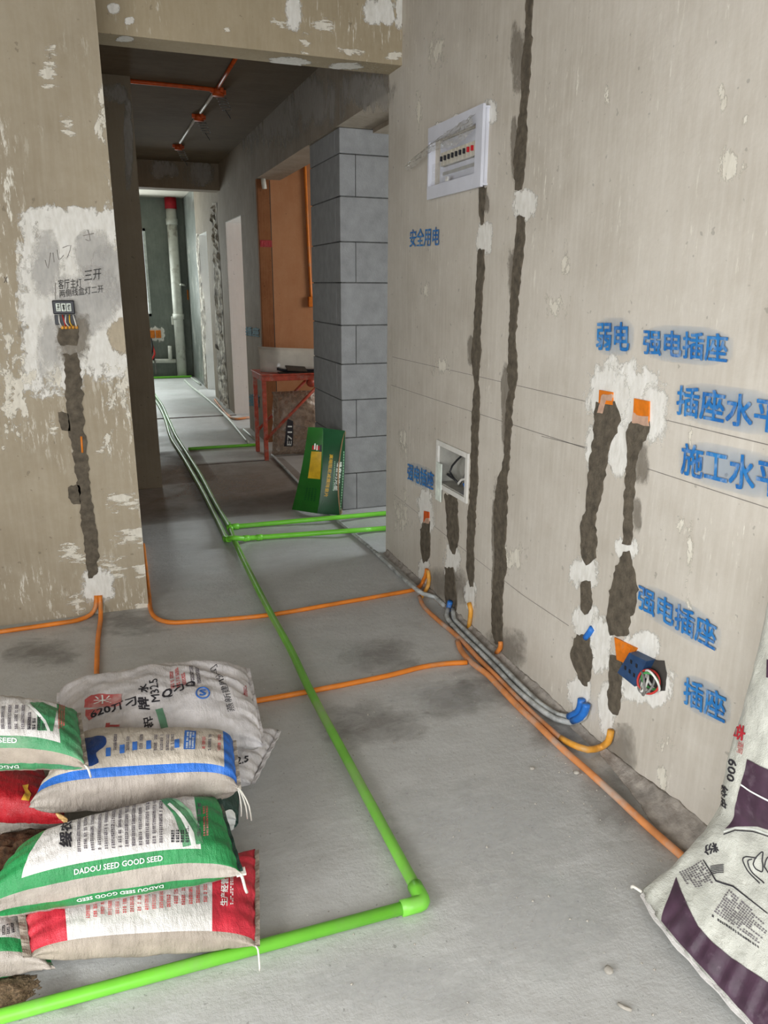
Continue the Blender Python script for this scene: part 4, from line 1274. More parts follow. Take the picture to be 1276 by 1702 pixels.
# ------------------------------------------------------------------ sacks
def spow(x, e):
    return math.copysign(abs(x) ** e, x)


class Sack:
    def __init__(self, name, label, mid, L, W, T, base='sack_white', zones=None, s_breaks=(), u_breaks=(), mats=None, e=0.62, wob=0.004, seed=0.0, end=2.6, cat='sack', group=None,
                 pinch=0.03, pleat=0.005, thick=None, nrm=None):
        self.mid, self.L, self.W, self.T, self.e, self.wob, self.seed, self.end, self.pinch, self.pleat = mid, L, W, T, e, wob, seed, end, pinch, pleat
        self.thick = thick
        self.nrm = nrm
        # arc length table round the middle section, s = 0 at the front edge, growing over the top
        N = 400
        th = np.linspace(-PI, PI, N + 1)
        pv = np.array([(-spow(math.cos(t), e) * W / 2, spow(math.sin(t), e) * T / 2) for t in th])
        ds = np.concatenate([[0], np.cumsum(np.linalg.norm(np.diff(pv, axis=0), axis=1))])
        z = np.interp(0.0, th, ds)
        self.th, self.ss = th, ds - z
        half = self.ss[-1]
        self.half = half
        us = sorted(set(np.round(np.concatenate([np.linspace(-1, 1, 57), [b / (L / 2) for b in u_breaks]]), 5)))
        sv = sorted(set(np.round(np.concatenate([np.linspace(-half, half, 85), list(s_breaks)]), 5)))[:-1]
        self.us, self.sv = us, sv
        nS = len(sv)
        verts = [self.pos(u, s) for u in us for s in sv]
        faces, mi = [], []
        for i in range(len(us) - 1):
            for j in range(nS):
                a, b = i * nS + j, i * nS + (j + 1) % nS
                faces.append((a, b, b + nS, a + nS))
                uc = (us[i] + us[i + 1]) / 2 * L / 2
                sc = sv[j] + ((sv[j + 1] if j + 1 < nS else half) - sv[j]) / 2
                mi.append(zones(uc, sc) if zones else 0)
        nv = len(verts)
        faces.append(tuple(range(nS)))
        faces.append(tuple((len(us) - 1) * nS + k for k in range(nS))[::-1])
        mi += [mi[0], mi[-1]]
        o = mesh(name, verts, faces, None, None)
        for m in (mats or [base]):
            o.data.materials.append(M[m])
        o.data.polygons.foreach_set('material_index', mi)
        o.data.shade_smooth()
        self.o = tag(o, label, cat, group)
        self.bvh = BVHTree.FromPolygons(verts, [fc for fc in faces[:-2]])
        self.verts, self.faces = verts, faces

    def section(self, u):
        a = abs(u)
        t = max(0.0, 1 - a ** self.end) ** 0.55
        return self.pinch + (1 - self.pinch) * t, 0.93 + 0.09 * a ** 5

    def pos(self, u, s, off=0.0):
        th = float(np.interp(s, self.ss, self.th))
        tau, wd = self.section(u)
        v = -spow(math.cos(th), self.e) * wd
        h = spow(math.sin(th), self.e)
        d = 0.02
        m0 = self.mid(u, v)
        a = self.mid(min(1, u + d), v) - self.mid(max(-1, u - d), v)
        b = self.mid(u, v + d) - self.mid(u, v - d)
        n = a.cross(b)
        n.normalize()
        if self.nrm is not None and n.dot(self.nrm) < 0:
            n = -n
        T = self.T * (self.thick(u, v) if self.thick else 1)
        p = m0 + n * (h * T / 2 * tau)
        sd = self.seed
        w = self.wob * (noise.noise(Vector((u * 3.1 + sd, v * 2.7, h * 1.5 + sd))) + 0.5 * noise.noise(Vector((u * 9, v * 6 + sd, h * 3))))
        pl_ = self.pleat * abs(u) ** 5 * math.sin(s * 130 + sd * 3 + 2 * noise.noise(Vector((s * 20, sd, 0))))
        wr_ = 0.0022 * math.sin(s * 12 + sd) * noise.noise(Vector((u * 22 + sd, s * 6, 1.0)))
        # outward direction
        o2 = (b.normalized() * (v * self.T / self.W * 1.5) + n * h)
        if o2.length < 1e-6:
            o2 = n
        o2.normalize()
        return p + o2 * (w + pl_ + wr_ + off)

    def px(self, x, y):
        """(a, s) surface coordinates seen at a photo pixel"""
        loc, nor, idx, dist = self.bvh.ray_cast(EYE, ray(x, y).normalized())
        if loc is None:
            loc, nor, idx, dist = self.nearest_ray(x, y)
        fc = self.faces[idx]
        nS = len(self.sv)
        quad = [self.verts[k] for k in fc]
        w = poly_3d_calc([Vector(q) for q in quad], loc)
        aa = ss = 0.0
        js = [k % nS for k in fc]
        wrap = max(js) - min(js) > 1
        for k, wk in zip(fc, w):
            i, j = divmod(k, nS)
            sj = self.sv[j]
            if wrap and j == 0:
                sj = self.half
            aa += self.us[i] * wk
            ss += sj * wk
        return Vector((aa * self.L / 2, ss))

    def nearest_ray(self, x, y):
        d = ray(x, y).normalized()
        best = None
        for dist in np.linspace(0.8, 2.6, 60):
            r = self.bvh.find_nearest(EYE + d * float(dist))
            if r[0] is not None and (best is None or r[3] < best[3]):
                best = r
        return best

    def conform(self, v, off):
        return [self.pos(max(-0.999, min(0.999, p[0] / (self.L / 2))), p[1], off + (p[2] if len(p) > 2 else 0)) for p in v]

    def poly(self, pts, material, off=0.0018, name='print_panel', px=True, smooth_n=0):
        q = [self.px(*p) for p in pts] if px else [Vector(p) for p in pts]
        if smooth_n:
            q3 = smooth_path([Vector((p.x, p.y, 0)) for p in q + [q[0]]], 0.01)[:-1]
            q = [Vector((p.x, p.y)) for p in q3]
        tri = tessellate_polygon([[Vector((p.x, p.y, 0)) for p in q]])
        v, f = split_tris(q, [tuple(t) for t in tri], 0.008)
        o = mesh(name, self.conform(v, off), f, material, self.o)
        o.data.shade_smooth()
        return o

    def text(self, body, bl, br, tl, material, off=0.0018, bold=0.02, px=True, name='printed_text', shear=0.0):
        if px:
            bl, br, tl = self.px(*bl), self.px(*br), self.px(*tl)
        bl, br, tl = Vector(bl), Vector(br), Vector(tl)
        v, f, w = text_data(body, bold, shear)
        q = [(bl + (br - bl) * p.x + (tl - bl) * p.y).to_3d() + Vector((0, 0, p.z)) for p in v]
        q, f = split_tris(q, f, 0.02)
        return mesh(name, self.conform(q, off), f, material, self.o)

    def lines(self, quad, rows, material, vertical=True, seed=1, off=0.0016, fill=0.62, px=True, name='small_print', chunk=0.006, bold_rows=()):
        """rows of illegible small print: quad = 4 corners (bl, br, tr, tl); rows run from bottom to top when vertical"""
        q = [self.px(*p) for p in quad] if px else [Vector(p) for p in quad]
        rn = random.Random(seed)
        v, f = [], []
        P = lambda s, t: q[0] * (1 - s) * (1 - t) + q[1] * s * (1 - t) + q[2] * s * t + q[3] * (1 - s) * t
        for r in range(rows):
            c0, c1 = (r + 0.5 - fill / 2) / rows, (r + 0.5 + fill / 2) / rows
            length = ((P(0.5, 1) - P(0.5, 0)) if vertical else (P(1, .5) - P(0, .5))).length
            n = max(3, int(length / chunk))
            end = rn.uniform(0.55, 1.0) if rn.random() < 0.35 else 1.0
            k = 0
            while k < n * end:
                if rn.random() < 0.08:
                    k += 1
                    continue
                a0, a1 = k / n, (k + rn.uniform(0.55, 0.88)) / n
                # each glyph as two or three strokes
                m = len(v)
                parts = rn.choice(((0, .4, .6, 1), (0, .28, .42, 1), (0, .6, .72, 1)))
                for lo, hi in ((parts[0], parts[1]), (parts[2], parts[3])):
                    cc0, cc1 = c0 + (c1 - c0) * lo, c0 + (c1 - c0) * hi
                    m = len(v)
                    if vertical:
                        v += [P(cc0, a0), P(cc1, a0), P(cc1, a1), P(cc0, a1)]
                    else:
                        v += [P(a0, cc0), P(a1, cc0), P(a1, cc1), P(a0, cc1)]
                    f.append((m, m + 1, m + 2, m + 3))
                k += 1
        o = mesh(name, self.conform(v, off), f, material, self.o)
        return o


def quad_mid(fl, fr, bl, br, sag=0.0, hump=0.0):
    """mid-surface of a lying sack from its four corners (front-left, front-right, back-left, back-right)"""
    fl, fr, bl, br = (Vector(p) for p in (fl, fr, bl, br))

    def mid(u, v):
        s, t = (u + 1) / 2, (v + 1) / 2
        p = fl * (1 - s) * (1 - t) + fr * s * (1 - t) + bl * (1 - s) * t + br * s * t
        return p + Vector((0, 0, hump * (1 - u * u) - sag * u * u * abs(u)))
    mid.L = ((fr - fl).length + (br - bl).length) / 2
    mid.W = ((bl - fl).length + (br - fr).length) / 2
    return mid


def P3(x, y, z):
    return on_z(x, y, z)


def seam_strip(sk, u, name='end_seam', material='sack_white', w=0.012):
    """flat sewn lip at a sack end"""
    v, f = [], []
    n = 26
    sg = 1 if u > 0 else -1
    for i in range(n + 1):
        t = -1 + 2 * i / n
        p = sk.mid(u * 0.995, t * 1.0)
        d = (sk.mid(u, t) - sk.mid(u * 0.96, t)).normalized()
        z = 0.003 * math.sin(i * 1.3)
        for q in (0, 1):
            for h in (-0.0022, 0.0022):
                v.append(p + d * (w * q) + Vector((0, 0, h + z * q)))
    for i in range(n):
        a = i * 4
        f += [(a, a + 4, a + 6, a + 2), (a + 1, a + 3, a + 7, a + 5), (a + 2, a + 6, a + 7, a + 3)]
    return mesh(name, v, f, material, sk.o)


# --- putty sack against the right wall
prof = [(1.138, 0.035), (1.195, 0.075), (1.262, 0.135), (1.322, 0.205), (1.352, 0.29), (1.372, 0.40), (1.388, 0.53), (1.402, 0.66), (1.412, 0.80), (1.42, 0.92)]
pa = smooth_path([Vector((x, 0, z)) for x, z in prof], 0.01)
cum = np.concatenate([[0], np.cumsum([(pa[i + 1] - pa[i]).length for i in range(len(pa) - 1)])])


def putty_mid(u, v):
    t = (u + 1) / 2 * cum[-1]
    x = float(np.interp(t, cum, [p.x for p in pa]))
    z = float(np.interp(t, cum, [p.z for p in pa]))
    y = 1.045 - v * 0.205
    # the bottom end is wider, the far corner pulled out into a tip
    low = max(0.0, -u - 0.35) / 0.65
    y = 1.03 - v * (0.205 + 0.02 * low) - 0.02 * low
    if v < 0:
        y += 0.012 * low * -v
    return Vector((x + 0.006 * v * low + 0.028 * low * max(0.0, -v) ** 3, y, z))


putty = Sack('putty_sack', 'white and dark purple putty powder sack slumped against the right wall', putty_mid, float(cum[-1]), 0.42, 0.13, 'sack_putty', wob=0.007, seed=2.2, e=0.7, end=3.2, nrm=Vector((-1, -0.2, 0.7)), pleat=0.004,
             thick=lambda u, v: 1.0 - 0.34 * math.exp(-((u + 0.26 - 0.10 * v) / 0.07) ** 2))
up_ = [putty.px(*q_) for q_ in ((1124, 1458), (1134, 1485), (1160, 1540), (1185, 1568), (1215, 1592), (1260, 1622), (1300, 1650))]
putty.poly(up_ + [(-putty.L / 2 * 0.992, q_.y + 0.002) for q_ in up_[::-1][:-1]], 'print_purple', px=False)
putty.poly([(1243, 1262), (1300, 1288), (1300, 1385), (1260, 1374), (1225, 1374), (1206, 1378), (1226, 1330)], 'print_purple', 0.003)
putty.poly([(1233, 1303), (1276, 1328), (1300, 1340), (1300, 1343), (1276, 1331), (1233, 1306)], 'print_white', 0.004)
putty.poly([(1275, 1096), (1300, 1100), (1300, 1130), (1274, 1126)], 'print_purple')
for k in range(2):
    putty.poly([(1203, 1382 + 4 * k), (1222, 1375 + 4 * k), (1250, 1377 + 4 * k), (1300, 1392 + 4 * k), (1300, 1394 + 4 * k), (1250, 1379 + 4 * k), (1222, 1377 + 4 * k), (1204, 1384 + 4 * k)], 'print_black' if k else 'print_white', 0.002)
putty.text('杏', (1220, 1201), (1216, 1226), (1240, 1207), 'print_red', bold=0.03)
putty.text('酒阿', (1228, 1231), (1225, 1251), (1237, 1234), 'print_faded_red', bold=0.0)
putty.text('600', (1212, 1261), (1208, 1297), (1225, 1264), 'print_black', bold=0.02, shear=0.15)
putty.text('绞皮', (1197, 1302), (1193, 1340), (1212, 1310), 'print_black', bold=0.015)
putty.text('粉', (1190, 1400), (1170, 1408), (1196, 1416), 'print_black', bold=0.015)
putty.lines([(1128, 1450), (1146, 1478), (1192, 1468), (1166, 1430)], 10, 'print_grey', False, 3)
putty.lines([(1186, 1516), (1262, 1570), (1282, 1540), (1212, 1478)], 11, 'print_grey', False, 5)
putty.lines([(1184, 1520), (1262, 1574), (1263, 1578), (1183, 1524)], 1, 'print_black', False, 6, fill=0.9)
for k in range(6):
    putty.poly([(1181, 1440 + k * 2.6), (1203, 1437 + k * 2.6), (1203, 1438.4 + k * 2.6), (1181, 1441.4 + k * 2.6)], 'print_black', 0.002, 'barcode_bar')
putty.poly([(1168, 1430), (1190, 1466), (1218, 1475), (1276, 1520), (1276, 1518), (1219, 1472.5), (1191, 1463.5), (1170, 1430)], 'print_black', 0.002, 'print_line')
lp = [(1235, 1430), (1238, 1425), (1246, 1424), (1252, 1428)]
for pts in ([(1262, 1468), (1243, 1448), (1235, 1430), (1240, 1424), (1258, 1426)], [(1270, 1468), (1250, 1450), (1243, 1432), (1250, 1428)], [(1252, 1436), (1258, 1424), (1268, 1416), (1268, 1432), (1266, 1448), (1256, 1444), (1252, 1436)], [(1270, 1440), (1276, 1424), (1286, 1430), (1282, 1456), (1270, 1440)]):
    q = [putty.px(*p) for p in pts]
    q = smooth_path([Vector((p.x, p.y, 0)) for p in q], 0.004)
    tube('leaf_line', [putty.pos(p.x / (putty.L / 2), p.y, 0.0015) for p in q], 0.0013, 'print_black', putty.o, 5, False)
seam_strip(putty, -1, w=0.010)
tip = putty.mid(-1, -1.02)
tube('tie_tail', [tip, tip + Vector((-0.012, 0.02, 0.004)), tip + Vector((-0.006, 0.03, -0.012))], 0.004, 'string', putty.o, 7)

# --- the stack at the left: bottom row first
GREEN_ZONES = dict(mats=['sack_white', 'sack_green', 'sack_silver'])


def feed_zones(edge_u, bands, panel_u):
    """0 panel, 1 colour band, 2 woven side"""
    s0, s1, s2, s3 = bands

    def z(a, s):
        if s0 < s < s1:
            return 2
        if s1 <= s < s2 or s3 < s <= s0:
            return 1
        if s <= s3:
            return 2
        return 0 if panel_u[0] < a < panel_u[1] else 1
    return z


mid = quad_mid(P3(-190, 1640, 0.058), P3(82, 1607, 0.050), P3(-160, 1500, 0.058), P3(30, 1505, 0.050))
Sk = Sack('seed_sack', 'green banded seed sack lying lowest with its silvery side beside the sand heap', mid, mid.L, mid.W, 0.105, zones=feed_zones(0, (-0.03, 0.045, 0.085, -0.06), (-0.3, 0.16)), s_breaks=(-0.03, 0.045, 0.085, -0.06), u_breaks=(0.16,), seed=1.1, e=0.7, group=None, **GREEN_ZONES)
Sk.lines([(2, 1556), (26, 1550), (24, 1534), (2, 1540)], 3, 'print_black', True, 2)

mid = quad_mid(P3(52, 1590, 0.092), P3(424, 1572, 0.058), P3(36, 1478, 0.098), P3(424, 1415, 0.06))
redL = mid.L
R1 = Sack('rice_sack', 'red and white sack lying under the green seed sack by the green pipe', mid, mid.L, mid.W, 0.115, zones=lambda a, s: (1 if (a > 0.60 * redL / 2 or a < -0.68 * redL / 2) else 0) if s > 0.035 else (2 if s > -0.045 else 0), mats=['sack_white', 'sack_red', 'sack_dusty'],
          s_breaks=(0.035, -0.045), u_breaks=(0.60 * redL / 2, -0.68 * redL / 2), seed=4.0, e=0.72)
for k in range(17):
    x = 146 + k * 12.2
    y0 = 1530 - (x - 146) * 0.135
    R1.lines([(x - 3.5, y0 - 4), (x + 3.5, y0 - 4), (x + 3.5, y0 - 34), (x - 3.5, y0 - 34)], 1, 'print_faded_red', True, 40 + k, fill=0.85)
R1.text('生产经营者', (378, 1506), (380, 1452), (366, 1506), 'print_white', bold=0.02)
R1.lines([(382, 1504), (388, 1504), (388, 1456), (382, 1456)], 2, 'print_white', True, 9)
seam_strip(R1, 1, material='sack_dusty')
seam_strip(R1, -1, material='sack_dusty', w=0.018)
c = R1.mid(1.0, -1.0)
tube('seam_string', [c, c + Vector((0.004, -0.012, 0.0)), c + Vector((0.004, -0.022, -0.03)), c + Vector((0.004, -0.022, -0.05))], 0.0022, 'string', R1.o, 6)

mid = quad_mid(P3(200, 1390, 0.088), P3(396, 1366, 0.088), P3(215, 1310, 0.088), P3(398, 1300, 0.088))
D1s = Sack('dark_sack', 'dark green sack mostly hidden behind the seed sack at the floor', mid, mid.L, mid.W, 0.17, 'sack_darkgreen', seed=5.0, e=0.72)
D1s.poly([(368, 1352), (386, 1346), (392, 1360), (392, 1388), (380, 1400), (374, 1396)], 'print_white', smooth_n=1)

# --- second row
mid = quad_mid(P3(150, 1330, 0.068), P3(418, 1302, 0.062), P3(190, 1200, 0.068), P3(462, 1216, 0.066))
C2s = Sack('cement_sack', 'lower white cement sack showing a printed 2.5 at its corner', mid, mid.L, mid.W, 0.125, 'sack_cement', seed=6.0, wob=0.008, e=0.75)
C2s.text('32.5', (385, 1274), (413, 1267), (385, 1262), 'print_black', bold=0.015)
seam_strip(C2s, 1, material='sack_cement')

mid = quad_mid(P3(90, 1272, 0.20), P3(436, 1238, 0.185), P3(100, 1152, 0.20), P3(410, 1112, 0.235), 0.0, 0.03)
C1 = Sack('cement_sack', 'upper white cement sack with red logo, black lettering and creased right end', mid, mid.L, mid.W, 0.165, 'sack_cement', seed=7.3, wob=0.012, e=0.72, end=4.0, pleat=0.008,
          thick=lambda u, v: 1 - (0.5 * math.exp(-((v - 0.42 + 0.5 * (u - 0.75)) / 0.13) ** 2) + 0.25 * math.exp(-((v - 0.02 + 0.7 * (u - 0.8)) / 0.08) ** 2)) * min(1, max(0, (u - 0.3) / 0.4)))
C1.poly([(141, 1164), (152, 1156), (202, 1154), (202, 1172), (176, 1176), (140, 1177)], 'print_faded_red')
C1.poly([(142, 1180), (172, 1178), (160, 1190), (148, 1198), (142, 1190)], 'print_faded_red')
C1.text('米', (155, 1172), (186, 1170), (155, 1158), 'print_white', 0.0024, 0.0)
C1.text('水', (247, 1151), (245, 1137), (231, 1152), 'print_black', bold=0.03)
C1.text('牌', (249, 1180), (246, 1160), (231, 1180), 'print_black', bold=0.03)
C1.text('M32.5', (266, 1166), (261, 1128), (252, 1168), 'print_black', bold=0.015)
C1.text('620丌刁', (152, 1196), (228, 1172), (150, 1184), 'print_black', bold=0.03)
C1.text('Q刁Q', (272, 1164), (326, 1140), (268, 1150), 'print_black', bold=0.03)
C1.poly([(258, 1180), (270, 1177), (280, 1212), (268, 1214)], 'print_dull_green')
C1.text('钻', (240, 1212), (238, 1194), (255, 1208), 'print_black', bold=0.02)
C1.text('占', (164, 1222), (196, 1222), (166, 1204), 'print_faded_red', bold=0.05)
C1.lines([(282, 1148), (312, 1138), (306, 1106), (280, 1116)], 3, 'print_faded_red', True, 12)
C1.lines([(316, 1140), (336, 1134), (330, 1102), (312, 1106)], 2, 'print_grey', True, 13)
C1.text('燕新建股份公司', (390, 1182), (362, 1098), (378, 1184), 'print_black', bold=0.0)
qs = [C1.px(337 + 11 * math.cos(t), 1152 + 9 * math.sin(t)) for t in np.linspace(0, 2 * PI, 20)]
tube('logo_ring', [C1.pos(p.x / (C1.L / 2), p.y, 0.001) for p in qs], 0.0025, 'print_blue', C1.o, 5, False)
C1.text('S', (332, 1157), (342, 1156), (332, 1147), 'print_blue', bold=0.04)
C1.text('字', (405, 1160), (402, 1148), (412, 1158), 'print_red', bold=0.0)
seam_strip(C1, 1, material='sack_cement')
seam_strip(C1, -1, material='sack_cement')

# red crimson sack and woven layer under the left top sack
mid = quad_mid(P3(-180, 1345, 0.228), P3(112, 1364, 0.20), P3(-180, 1262, 0.228), P3(70, 1278, 0.205))
R2 = Sack('crimson_sack', 'crimson red sack with a yellow mark squeezed below the top seed sack', mid, mid.L, mid.W, 0.10, 'sack_crimson', zones=lambda a, s: 0 if s > -0.03 else 1, mats=['sack_crimson', 'sack_beige'], s_breaks=(-0.03,), seed=8.0)
R2.poly([(37, 1306), (48, 1304), (46, 1312), (52, 1320), (48, 1332), (35, 1330), (42, 1318)], 'print_yellow')
R2.poly([(96, 1346), (118, 1350), (112, 1357), (92, 1353)], 'print_wheat')

mid = quad_mid(P3(-190, 1390, 0.092), P3(120, 1398, 0.086), P3(-190, 1290, 0.092), P3(110, 1290, 0.086))
W1 = Sack('woven_sack', 'plain silvery woven sack lying on the floor beneath the crimson sack', mid, mid.L, mid.W, 0.175, 'sack_silver', seed=15.0, e=0.75)

# --- blue striped sack
mid = quad_mid(P3(50, 1338, 0.283), P3(394, 1311, 0.25), P3(135, 1228, 0.288), P3(386, 1232, 0.26), 0.0, 0.0)


def blue_zone(a, s):
    if s < 0.052:
        return 1
    if s < 0.076 or a > blueL / 2 - 0.03:
        return 2
    return 0


blueL = mid.L
B1s = Sack('rice_sack', 'beige rice sack with a bright blue stripe lying over the seed sack', mid, mid.L, mid.W, 0.165, zones=blue_zone, mats=['sack_beige', 'sack_silver', 'sack_blue'], s_breaks=(0.052, 0.076), u_breaks=(blueL / 2 - 0.03,), seed=9.4, e=0.75, end=5.0, pinch=0.12)
B1s.poly([(140, 1228), (172, 1224), (176, 1238), (160, 1252), (164, 1268), (142, 1275), (132, 1262)], 'sack_navy', 0.0014, smooth_n=1)
for x, y in ((180, 1250), (203, 1245), (224, 1240), (247, 1238), (294, 1236)):
    B1s.poly([(x - 4, y + 8), (x + 4, y + 7), (x + 4, y - 7), (x - 4, y - 6)], 'print_blue')
B1s.poly([(305, 1246), (324, 1246), (326, 1216), (307, 1215)], 'print_blue')
B1s.lines([(308, 1244), (322, 1244), (324, 1218), (310, 1217)], 3, 'print_white', True, 30, 0.002)
for k, (x, m) in enumerate(((191, 'print_grey'), (212, 'print_grey'), (234, 'print_grey'), (258, 'print_grey'), (268, 'print_grey'), (278, 'print_grey'), (286, 'print_grey'), (338, 'print_faded_red'), (348, 'print_grey'), (364, 'print_faded_red'))):
    B1s.lines([(x - 3, 1248), (x + 3, 1247), (x + 4, 1221), (x - 2, 1221)], 1, m, True, 50 + k, fill=0.8)
seam_strip(B1s, 1, material='sack_beige')
c = B1s.mid(1.0, -1.0)
for dx in (0.0, 0.012, 0.02):
    tube('seam_string', [c + Vector((-0.004, 0.012, 0.01)), c + Vector((0.004 + dx * 0.4, -0.004, -0.012)), c + Vector((0.006 + dx, -0.012, -0.05)), c + Vector((0.004 + dx * 1.3, -0.014, -0.075 - dx))], 0.002, 'string', B1s.o, 6)

# --- big green seed sack
mid = quad_mid(P3(-40, 1520, 0.192), P3(398, 1450, 0.200), P3(40, 1412, 0.214), P3(362, 1330, 0.214), 0.0, 0.012)
gz_b = (-0.014, 0.034, 0.068, -0.05)
gL = mid.L
G1 = Sack('seed_sack', 'green and white seed sack lettered DADOU SEED GOOD SEED in full on its edge', mid, mid.L, mid.W, 0.17, zones=feed_zones(0, gz_b, (-0.17, gL / 2 - 0.075)), s_breaks=gz_b, u_breaks=(-0.17, gL / 2 - 0.075), seed=3.2, e=0.76, end=3.4, **GREEN_ZONES)
sm = (gz_b[1] + gz_b[2]) / 2
a0, a1 = G1.px(124, 1440).x, G1.px(270, 1424).x
G1.text('DADOU SEED GOOD SEED', (a0, sm - 0.006), (a1, sm - 0.006), (a0, sm + 0.006), 'print_white', bold=0.02, px=False)
a0, a1 = G1.px(126, 1490).x, G1.px(272, 1476).x
G1.text('DADOU SEED GOOD SEED', (a1, gz_b[0] - 0.005), (a0, gz_b[0] - 0.005), (a1, gz_b[0] - 0.016), 'print_white', bold=0.02, px=False)
G1.text('绥农', (120, 1408), (120, 1366), (99, 1408), 'print_black', bold=0.03)
for k in range(13):
    x = 132 + k * 11.3
    y0 = 1416 - (x - 132) * 0.11
    G1.lines([(x - 3, y0), (x + 3, y0), (x + 3, y0 - 78 + (12 if k < 3 else 0)), (x - 3, y0 - 78 + (12 if k < 3 else 0))], 1, 'print_grey', True, 70 + k, fill=0.85)
for k in range(4):
    x = 287 + k * 8
    G1.lines([(x - 3, 1400), (x + 3, 1400), (x + 3, 1372), (x - 3, 1372)], 1, 'print_black', True, 90 + k, fill=0.85)
G1.poly([(264, 1330), (282, 1326), (310, 1345), (330, 1375), (338, 1402), (304, 1408), (300, 1386), (290, 1358)], 'sack_green_dusty', 0.0010, 'swoosh')
G1.poly([(282, 1335), (306, 1358), (322, 1384), (326, 1406), (318, 1407), (313, 1386), (300, 1360), (278, 1338)], 'print_white', 0.0016, 'swoosh')
G1.poly([(290, 1328), (318, 1350), (332, 1372), (330, 1374), (314, 1352), (286, 1330)], 'print_pale_green', 0.0016, 'swoosh')
G1.text('生产经营者', (334, 1390), (334, 1336), (327, 1390), 'print_grey', bold=0.01)
G1.lines([(337, 1390), (347, 1389), (346, 1340), (336, 1341)], 2, 'print_faded_red', True, 99)
seam_strip(G1, 1, material='sack_darkgreen', w=0.010)
c = G1.mid(1.0, -1.0)
boxes('seam_tag', [(c.x - 0.008, c.x + 0.014, c.y - 0.010, c.y + 0.012, c.z - 0.003, c.z + 0.002)], 'string', G1.o)
tube('seam_string', [c, c + Vector((0.004, -0.014, -0.004)), c + Vector((0.008, -0.018, -0.03)), c + Vector((0.012, -0.018, -0.045))], 0.0035, 'string', G1.o, 6)

# --- top left seed sack
mid = quad_mid(P3(-140, 1280, 0.345), P3(140, 1272, 0.372), P3(-120, 1185, 0.365), P3(128, 1186, 0.392), 0.0, 0.02)
gz_t = (-0.014, 0.030, 0.062, -0.042)
tL = mid.L
G2 = Sack('seed_sack', 'dusty green seed sack on top of the stack with only SEED in view', mid, mid.L, mid.W, 0.15, zones=feed_zones(0, gz_t, (-0.5, tL / 2 - 0.055)), mats=['sack_white', 'sack_green_dusty', 'sack_dusty'], s_breaks=gz_t, u_breaks=(tL / 2 - 0.055,), seed=11.0, e=0.74)
G2.text('SEED', (-2, 1234), (28, 1235), (-2, 1226), 'print_white', bold=0.02)
a0, a1 = G2.px(2, 1290).x, G2.px(32, 1288).x
G2.text('DADO', (a1, gz_t[0] - 0.005), (a0, gz_t[0] - 0.005), (a1, gz_t[0] - 0.016), 'print_white', bold=0.02, px=False)
for k in range(5):
    x = 5 + k * 11
    G2.lines([(x - 3, 1212), (x + 3, 1212), (x + 4, 1172), (x - 2, 1172)], 1, 'print_grey', True, 110 + k, fill=0.85)
for k in range(4):
    x = 48 + k * 8
    G2.lines([(x - 3, 1213), (x + 3, 1213), (x + 4, 1192), (x - 2, 1192)], 1, 'print_black', True, 120 + k, fill=0.85)
G2.poly([(50, 1168), (72, 1168), (96, 1178), (88, 1216), (62, 1214), (62, 1190)], 'sack_green_dusty', 0.0010, 'swoosh')
G2.poly([(46, 1168), (60, 1180), (76, 1198), (84, 1216), (79, 1216), (72, 1200), (56, 1182), (42, 1170)], 'print_white', 0.0016, 'swoosh')
G2.lines([(96, 1212), (108, 1212), (112, 1170), (100, 1170)], 3, 'print_faded_red', True, 130)
seam_strip(G2, 1, material='sack_dusty')
c = G2.mid(1.0, -1.0)
tube('seam_string', [c, c + Vector((0.008, -0.008, -0.006)), c + Vector((0.012, -0.01, -0.03))], 0.0028, 'string', G2.o, 6)

# --- open sack of soil at the left edge
oc = P3(28, 1412, 0.15)
os_ = thing('open_soil_sack', 'open sack of dark brown soil with a folded pale lip beside the stack', 'sack', (oc.x, oc.y, 0))
cx, cy = oc.x - 0.02, oc.y
nA, nH = 40, 8
v, f = [], []
for j in range(nH + 1):
    t = j / nH
    for i in range(nA):
        a = 2 * PI * i / nA
        r = 0.112 + 0.012 * math.sin(t * PI) + 0.012 * noise.noise(Vector((math.cos(a) * 2, math.sin(a) * 2, t * 3)))
        lip = 0.05 * max(0.0, -math.cos(a - 0.5)) ** 2
        v.append((cx + r * 1.2 * math.cos(a), cy + r * 0.8 * math.sin(a), 0.106 + (0.040 + lip) * t + 0.006 * noise.noise(Vector((math.cos(a) * 4, math.sin(a) * 4, 7)))))
for j in range(nH):
    for i in range(nA):
        a, b = j * nA + i, j * nA + (i + 1) % nA
        f.append((a, b, b + nA, a + nA))
f.append(tuple(range(nA))[::-1])
mesh('bag_wall', v, f, 'sack_beige', os_, True)
v, f = [(cx, cy, 0.165)], []
for j in range(1, 13):
    for i in range(40):
        a = 2 * PI * i / 40
        r = 0.118 * j / 12
        v.append((cx + r * 1.2 * math.cos(a), cy + r * 0.8 * math.sin(a), 0.165 - 0.03 * (j / 12) ** 2 + 0.014 * noise.noise(Vector((r * 45 * math.cos(a), r * 45 * math.sin(a), 2)))))
f += [(0, 1 + i, 1 + (i + 1) % 40) for i in range(40)]
for j in range(11):
    for i in range(40):
        a, b = 1 + j * 40 + i, 1 + j * 40 + (i + 1) % 40
        f.append((a, b, b + 40, a + 40))
mesh('soil', v, f, 'soil', os_, True)

